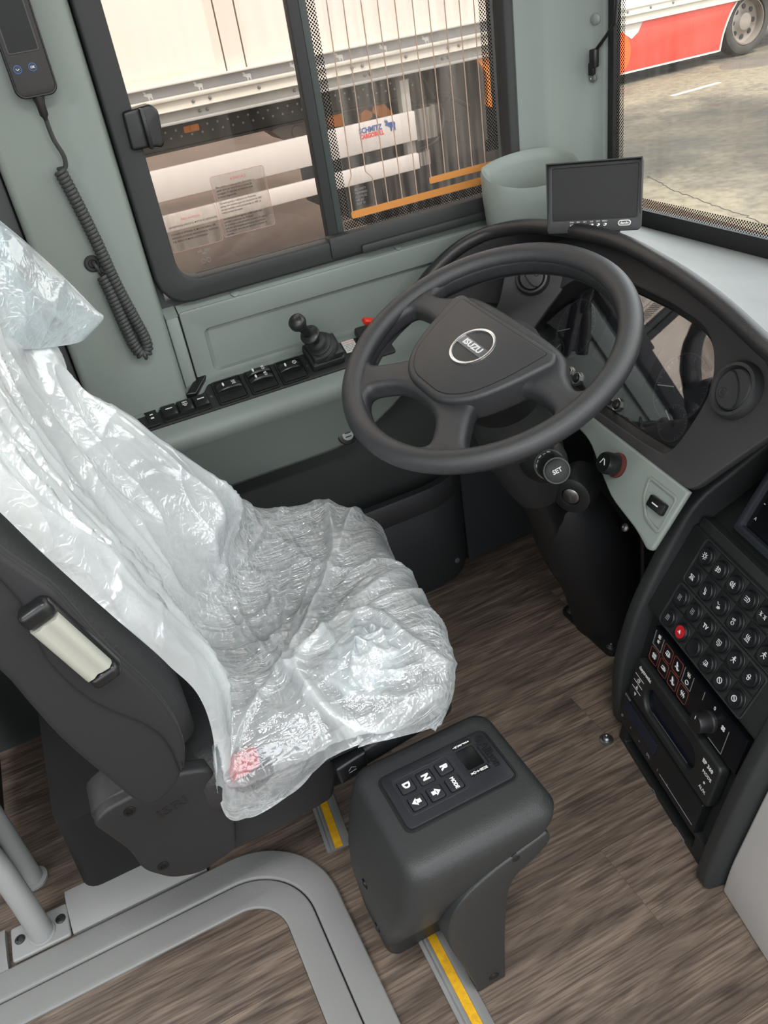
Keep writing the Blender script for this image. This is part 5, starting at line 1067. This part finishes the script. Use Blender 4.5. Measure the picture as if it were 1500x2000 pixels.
# ================================================================= crumpled plastic film over the seat
def film_mat():
    m = bpy.data.materials.new('plastic_film'); m.use_nodes = True; n = m.node_tree.nodes; l = m.node_tree.links; n.clear()
    o = n.new('ShaderNodeOutputMaterial'); tc = n.new('ShaderNodeTexCoord')
    def ns(scale, det=3, rough=.5, vec=None, dist=0, typ='FBM'):
        z = n.new('ShaderNodeTexNoise'); z.noise_type = typ; z.inputs['Scale'].default_value = scale; z.inputs['Detail'].default_value = det; z.inputs['Roughness'].default_value = rough; z.inputs['Distortion'].default_value = dist
        l.new(vec or tc.outputs['Object'], z.inputs[0]); return z
    def mr(src, a, b_, c, d):
        q = n.new('ShaderNodeMapRange'); q.inputs[1].default_value = a; q.inputs[2].default_value = b_; q.inputs[3].default_value = c; q.inputs[4].default_value = d; l.new(src, q.inputs[0]); return q.outputs[0]
    def mapped(rot, sc):
        q = n.new('ShaderNodeMapping'); q.inputs['Rotation'].default_value = rot; q.inputs['Scale'].default_value = sc; l.new(tc.outputs['Object'], q.inputs[0]); return q.outputs[0]
    def mth(op, a, b_=None, c=None):
        k = n.new('ShaderNodeMath'); k.operation = op
        for i_, q in enumerate((a, b_, c)):
            if q is None: continue
            if isinstance(q, (int, float)): k.inputs[i_].default_value = q
            else: l.new(q, k.inputs[i_])
        return k.outputs[0]
    def crease(z, p): return mth('POWER', mth('SUBTRACT', 1.0, mth('MULTIPLY', mth('ABSOLUTE', mth('SUBTRACT', z.outputs[0], .5)), 4.0)), p)
    f1 = ns(9, 2, .5, dist=.4); big = ns(5.5, 2)
    c1 = crease(ns(1, 1, .4, mapped((.3, .2, .8), (16, 84, 40)), 1.1), 3); c2 = crease(ns(1, 1, .4, mapped((.5, .1, -.2), (70, 22, 40)), 1.3), 3); c3 = crease(ns(120, 1, .5, None, .6), 2)
    ac = n.new('ShaderNodeAttribute'); ac.attribute_name = 'crinkle'; pat = mth('MULTIPLY', ac.outputs['Fac'], mr(ns(7, 2).outputs[0], .42, .60, .25, 1))                                      # crinkled patches between smooth ones
    h_ = mth('MULTIPLY', mth('ADD', mth('MULTIPLY_ADD', c1, 1.0, mth('MULTIPLY', c2, .6)), mth('MULTIPLY', c3, .14)), pat)
    c4 = crease(ns(1, 0, .4, mapped((.2, .4, .3), (5, 20, 6)), .2), 5); c5 = crease(ns(1, 0, .4, mapped((.9, .1, -.7), (8, 17, 5)), .2), 5)
    h_ = mth('ADD', h_, mth('ADD', mth('MULTIPLY', f1.outputs[0], 2.6), mth('MULTIPLY', mth('ADD', c4, c5), .8)))
    bp = n.new('ShaderNodeBump'); bp.inputs['Strength'].default_value = .9; bp.inputs['Distance'].default_value = .0035; l.new(h_, bp.inputs['Height'])
    di = n.new('ShaderNodeBsdfDiffuse'); di.inputs[0].default_value = (.91, .96, .975, 1); tl = n.new('ShaderNodeBsdfTranslucent'); tl.inputs[0].default_value = (.91, .965, .98, 1)
    b2 = n.new('ShaderNodeBump'); b2.inputs['Strength'].default_value = .22; b2.inputs['Distance'].default_value = .0035; l.new(h_, b2.inputs['Height'])
    for q in (di, tl): l.new(b2.outputs[0], q.inputs['Normal'])
    mx = n.new('ShaderNodeMixShader'); mx.inputs[0].default_value = .4; l.new(di.outputs[0], mx.inputs[1]); l.new(tl.outputs[0], mx.inputs[2])
    tr = n.new('ShaderNodeBsdfTransparent'); tr.inputs[0].default_value = (.88, .95, .99, 1)
    at = n.new('ShaderNodeAttribute'); at.attribute_name = 'loose'                      # how far the film stands off the seat
    al = mr(big.outputs[0], .35, .65, -.12, .12); al2 = mth('MULTIPLY_ADD', mth('MULTIPLY', mth('MAXIMUM', c1, c2), pat), .42, -.06)
    s1 = n.new('ShaderNodeMath'); s1.operation = 'ADD'; l.new(al, s1.inputs[0]); l.new(al2, s1.inputs[1])
    s2 = n.new('ShaderNodeMath'); s2.operation = 'ADD'; s2.use_clamp = True; l.new(s1.outputs[0], s2.inputs[0]); l.new(at.outputs['Fac'], s2.inputs[1])
    m1 = n.new('ShaderNodeMixShader'); l.new(s2.outputs[0], m1.inputs[0]); l.new(tr.outputs[0], m1.inputs[1]); l.new(mx.outputs[0], m1.inputs[2])
    gl = n.new('ShaderNodeBsdfGlossy'); gl.inputs['Roughness'].default_value = .09; l.new(bp.outputs[0], gl.inputs['Normal'])
    fz_ = n.new('ShaderNodeLayerWeight'); fz_.inputs[0].default_value = .32; l.new(bp.outputs[0], fz_.inputs['Normal'])
    g2 = mr(mth('POWER', fz_.outputs['Facing'], 2.0), 0, 1, .15, .45)
    m2 = n.new('ShaderNodeMixShader'); l.new(g2, m2.inputs[0]); l.new(m1.outputs[0], m2.inputs[1]); l.new(gl.outputs[0], m2.inputs[2])
    l.new(m2.outputs[0], o.inputs[0]); return m
PLAST = film_mat()
cover = thing('seat_cover', 'crumpled translucent white plastic film covering the driver seat', 'plastic cover', (.1, 1.0, .45))
RWS = [
 [(-.22, .77, 1.25), (-.16, .80, 1.25), (-.10, .90, 1.24), (-.07, 1.0, 1.22), (-.05, 1.1, 1.19), (-.03, 1.16, 1.16), (-.06, 1.21, 1.10)],
 [(-.165, .772, 1.08), (-.13, .80, 1.09), (-.09, .90, 1.08), (-.07, 1.0, 1.06), (-.05, 1.1, 1.04), (-.022, 1.15, 1.02), (-.05, 1.21, 1.0)],
 [(-.133, .775, .97), (-.105, .80, .98), (-.085, .90, .97), (-.07, 1.0, .96), (-.05, 1.1, .94), (-.014, 1.15, .915), (-.05, 1.21, .90)],
 [(-.098, .778, .86), (-.066, .80, .87), (-.06, .90, .855), (-.05, 1.0, .85), (-.03, 1.08, .845), (0, 1.15, .846), (-.04, 1.22, .82)],
 [(-.058, .778, .75), (-.022, .80, .76), (-.03, .90, .75), (-.025, 1.0, .745), (.0, 1.08, .76), (.05, 1.15, .776), (.02, 1.24, .74)],
 [(-.016, .776, .64), (.016, .798, .645), (.0, .90, .63), (.005, 1.0, .62), (.04, 1.08, .66), (.103, 1.15, .691), (.08, 1.25, .64)],
 [(.004, .772, .55), (.030, .795, .55), (.025, .90, .53), (.03, 1.0, .52), (.08, 1.08, .56), (.162, 1.15, .601), (.15, 1.26, .54)],
 [(-.018, .772, .352), (.004, .765, .44), (.05, .84, .485), (.07, .98, .475), (.12, 1.1, .50), (.185, 1.2, .545), (.19, 1.27, .50)],
 [(.064, .757, .352), (.08, .755, .44), (.10, .83, .475), (.13, .98, .458), (.17, 1.12, .48), (.22, 1.22, .51), (.23, 1.29, .46)],
 [(.135, .748, .40), (.16, .75, .45), (.17, .83, .482), (.20, .98, .460), (.24, 1.12, .475), (.27, 1.23, .49), (.28, 1.29, .45)],
 [(.195, .725, .425), (.23, .735, .46), (.25, .82, .489), (.27, .98, .470), (.30, 1.12, .475), (.33, 1.21, .485), (.34, 1.27, .45)],
 [(.255, .722, .41), (.30, .74, .455), (.325, .82, .483), (.335, .97, .475), (.35, 1.08, .475), (.37, 1.16, .478), (.39, 1.2, .44)],
 [(.292, .735, .39), (.328, .758, .43), (.356, .83, .455), (.367, .96, .455), (.374, 1.05, .455), (.39, 1.12, .455), (.41, 1.17, .43)],
 [(.285, .745, .372), (.33, .78, .385), (.362, .85, .395), (.374, .96, .40), (.382, 1.05, .40), (.40, 1.11, .40), (.41, 1.15, .40)]]
RIDGES = [([(.343, 1.238), (.305, 1.108), (.257, 1.024), (.204, .956), (.163, .903), (.119, .87)], .016, .011), ([(.118, .865), (.181, .877), (.268, .926), (.339, .965), (.39, .993)], .013, .010),
 ([(.122, .844), (.194, .869), (.292, .902), (.368, .914)], .012, .009), ([(.119, .87), (.142, .814), (.163, .756), (.189, .714)], .010, .007), ([(.122, .822), (.152, .764), (.176, .717)], .009, .006),
 ([(.038, 1.056), (.106, 1.1), (.192, 1.174), (.262, 1.238)], .012, .007), ([(.202, .889), (.148, .851), (.145, .784), (.185, .737), (.246, .708), (.302, .714)], .014, .008),
 ([(.241, .902), (.282, .881), (.292, .815), (.319, .76)], .014, .009), ([(.116, .86), (.052, .813), (.005, .772)], .010, .007), ([(.163, 1.335), (.111, 1.253), (.065, 1.162)], .010, .008), ([(.387, 1.194), (.342, 1.137), (.301, 1.076)], .012, .008),
 ([(.165, .816), (.198, .766), (.252, .736), (.305, .734)], .010, .006), ([(.14, .86), (.2, .90), (.3, .955), (.37, 1.0)], .006, .005), ([(.13, .85), (.22, .895), (.33, .95)], .005, .004), ([(.2, .80), (.25, .77), (.31, .765)], .007, .006), ([(.18, .83), (.22, .79), (.27, .755)], .006, .005)]
for k in range(11):                                                  # fine folds fanning out from the knot
    a_ = .30 + k * .155; x0, y0 = .128 + .004 * (k % 3), .862; L_ = .21 + .05 * ((k * 7) % 4) / 3
    RIDGES.append(([(x0 + .02 * cos(a_), y0 + .02 * sin(a_)), (x0 + L_ * .5 * cos(a_ + .05), y0 + L_ * .5 * sin(a_ + .05)), (x0 + L_ * cos(a_ - .04), y0 + L_ * sin(a_ - .04))], .0065, .0065))
for k in range(7):
    a_ = -.35 - k * .19; RIDGES.append(([(.128, .86), (.128 + .07 * cos(a_), .86 + .07 * sin(a_)), (.128 + .15 * cos(a_ - .1), .86 + .15 * sin(a_ - .1))], .0055, .006))
RS = []
for P, h_, w_ in RIDGES:
    c_ = cat([(*p, 0) for p in P], 4); RS.append((c_, h_ * .85, w_, min(p.x for p in c_) - .03, max(p.x for p in c_) + .03, min(p.y for p in c_) - .03, max(p.y for p in c_) + .03))
def ridge(x, y):
    s_ = 0
    for P, h_, w_, xa, xb, ya, yb in RS:
        if x < xa or x > xb or y < ya or y > yb: continue
        best = 9; tt = 0
        for i in range(len(P) - 1):
            a, c = P[i], P[i + 1]; dx, dy = c.x - a.x, c.y - a.y; L2 = dx * dx + dy * dy
            t = max(0, min(1, ((x - a.x) * dx + (y - a.y) * dy) / L2)); d = (x - a.x - dx * t) ** 2 + (y - a.y - dy * t) ** 2
            if d < best: best = d; tt = (i + t) / (len(P) - 1)
        if best < (w_ * 1.7) ** 2:
            s_ += h_ * (1 - math.sqrt(best) / (w_ * 1.7)) ** 1.35 * (.35 + .65 * math.sin(pi * min(1, max(0, tt * .9 + .08))))
    return s_
nu, nv = 34, 28
R1 = [cat(r, nu) for r in RWS]; cols_ = len(R1[0]); colC = [cat([R1[i][j] for i in range(len(R1))], nv) for j in range(cols_)]
rows_ = len(colC[0]); b = new(); b.verts.layers.float.new('loose'); lcr = b.verts.layers.float.new('crinkle'); lay = b.verts.layers.float['loose']; VS = []
for i in range(rows_):
    row_ = []
    for j in range(cols_):
        p = colC[j][i]; a = colC[min(j + 1, cols_ - 1)][i] - colC[max(j - 1, 0)][i]; c = colC[j][min(i + 1, rows_ - 1)] - colC[j][max(i - 1, 0)]
        nn = a.cross(c); nn = nn.normalized() if nn.length else V((0, 0, 1))
        if nn.x + nn.z < 0: nn = -nn
        fi = i / nv; back = max(0, min(1, (7.2 - fi) / 1.2))          # 1 on the backrest, 0 on the cushion
        edge = min(1, j / (nu * 1.0), (cols_ - 1 - j) / (nu * .6)); q = V((p.x, p.y, p.z))
        lo_ = V((q.x * 2.5 + q.z * .8, q.y * 20, q.z * 2.6)); w1 = NZ.noise(lo_) * .011 + (1 - abs(NZ.noise(lo_ * 1.3 + V((3, 1, 7))))) ** 6 * .014 - .005
        cr_ = (1 - abs(NZ.noise(q * 9 + V((5, 5, 5))))) ** 9 * .006 + NZ.noise(q * 8) * .004 + (1 - abs(NZ.noise(q * 20))) ** 9 * .0022
        rg = ridge(q.x, q.y) if back < .6 and fi > 6 else 0
        d = back * (w1 + cr_ * .45) + (1 - back) * (cr_ + rg * .9) 
        d *= .35 + .65 * edge
        if j in (0, cols_ - 1): d += NZ.noise(q * 18) * .002
        v = b.verts.new(q + nn * (d + .004)); 
        base = .80 * back + .50 * (1 - back); v[lcr] = .18 * back + (1 - back) * max(.25, 1 - 60 * rg)
        lf = max(0, (j / nu - 4) / 2)                                 # loose flap on the window side
        v[lay] = min(.93, base + 20 * rg * (1 - back) + back * w1 * 9 + lf * .06 + (.22 if fi < 3 else .22 * max(0, 1 - (fi - 3) / 3)) * (1 - lf) + (.14 if j < nu else 0) * (1 - back))
        if (q - V((.028, .765, .43))).length < .035: v[lay] *= .68
        row_.append(v)
    VS.append(row_)
for a, c in zip(VS, VS[1:]):
    for k in range(cols_ - 1): b.faces.new((a[k], a[k + 1], c[k + 1], c[k]))
obj('film_sheet', b, PLAST, cover, 180)
def bag(nm, upper, lower, thick, seed, lv):
    """a loose pouch of film between an upper and a lower contour"""
    U, Lw = cat(upper, 10), cat(lower, 10); b = new(); b.verts.layers.float.new('loose'); lcr = b.verts.layers.float.new('crinkle'); lay = b.verts.layers.float['loose']; n_ = 26
    for sgn in (1, -1):
        rows = []
        for i in range(len(U)):
            r_ = []
            for k in range(n_ + 1):
                t = k / n_; p = U[i].lerp(Lw[i], t); bul = math.sin(pi * t) * thick * math.sin(pi * min(1, .12 + i / (len(U) - 1) * .95)) * sgn
                q = p + V((.8, -.5, .3)).normalized() * (bul + (NZ.noise(p * 16 + V((seed, 0, 0))) * .012 + (1 - abs(NZ.noise(p * 15 + V((seed, 3, 0))))) ** 7 * .010) * math.sin(pi * t))
                v = b.verts.new(q); v[lcr] = .25; v[lay] = lv + (1 - abs(2 * t - 1)) ** 1 * -.08; r_.append(v)
            rows.append(r_)
        for a, c in zip(rows, rows[1:]):
            for k in range(n_): b.faces.new((a[k], a[k + 1], c[k + 1], c[k]))
    return obj(nm, b, PLAST, cover, 180)
bag('loose_corner', [(-.09, 1.10, 1.20), (-.04, 1.12, 1.13), (.005, 1.13, 1.06), (.036, 1.14, 1.002), (.060, 1.15, .950), (.062, 1.15, .944)],
    [(-.12, 1.0, 1.0), (-.08, 1.05, .965), (-.045, 1.08, .945), (-.012, 1.12, .925), (.030, 1.14, .915), (.046, 1.15, .926)], .030, 2.0, .50)
# gathered knot of film on the front right of the cushion
b = new(); b.verts.layers.float.new('loose'); lcr = b.verts.layers.float.new('crinkle'); lay = b.verts.layers.float['loose']; rows = []
for i in range(33):
    r_ = []; th = i / 32 * pi * .56
    for k in range(60):
        a = 2 * pi * k / 60; fold = .16 * sin(a * 9 + 2.2 * sin(th * 3)) * sin(th) + .10 * NZ.noise(V((cos(a) * 3, sin(a) * 3, th * 2)))
        rr_ = sin(th) * (1 + fold * .6)
        q = V((.236 + .060 * rr_ * cos(a) + .012 * sin(a), .825 + .066 * rr_ * sin(a), .468 + .040 * cos(th) * (1 + .5 * NZ.noise(V((cos(a) * 2, sin(a) * 2, 4)))) + .006 * fold))
        q += V((0, 0, 1)) * (1 - abs(NZ.noise(q * 30))) ** 6 * .007
        v = b.verts.new(q); v[lay] = .66; v[lcr] = .35; r_.append(v)
    rows.append(r_)
for a, c in zip(rows, rows[1:]):
    for k in range(60):
        try: b.faces.new((a[k], a[(k + 1) % 60], c[(k + 1) % 60], c[k]))
        except ValueError: pass
obj('gathered_knot', b, PLAST, cover, 180)
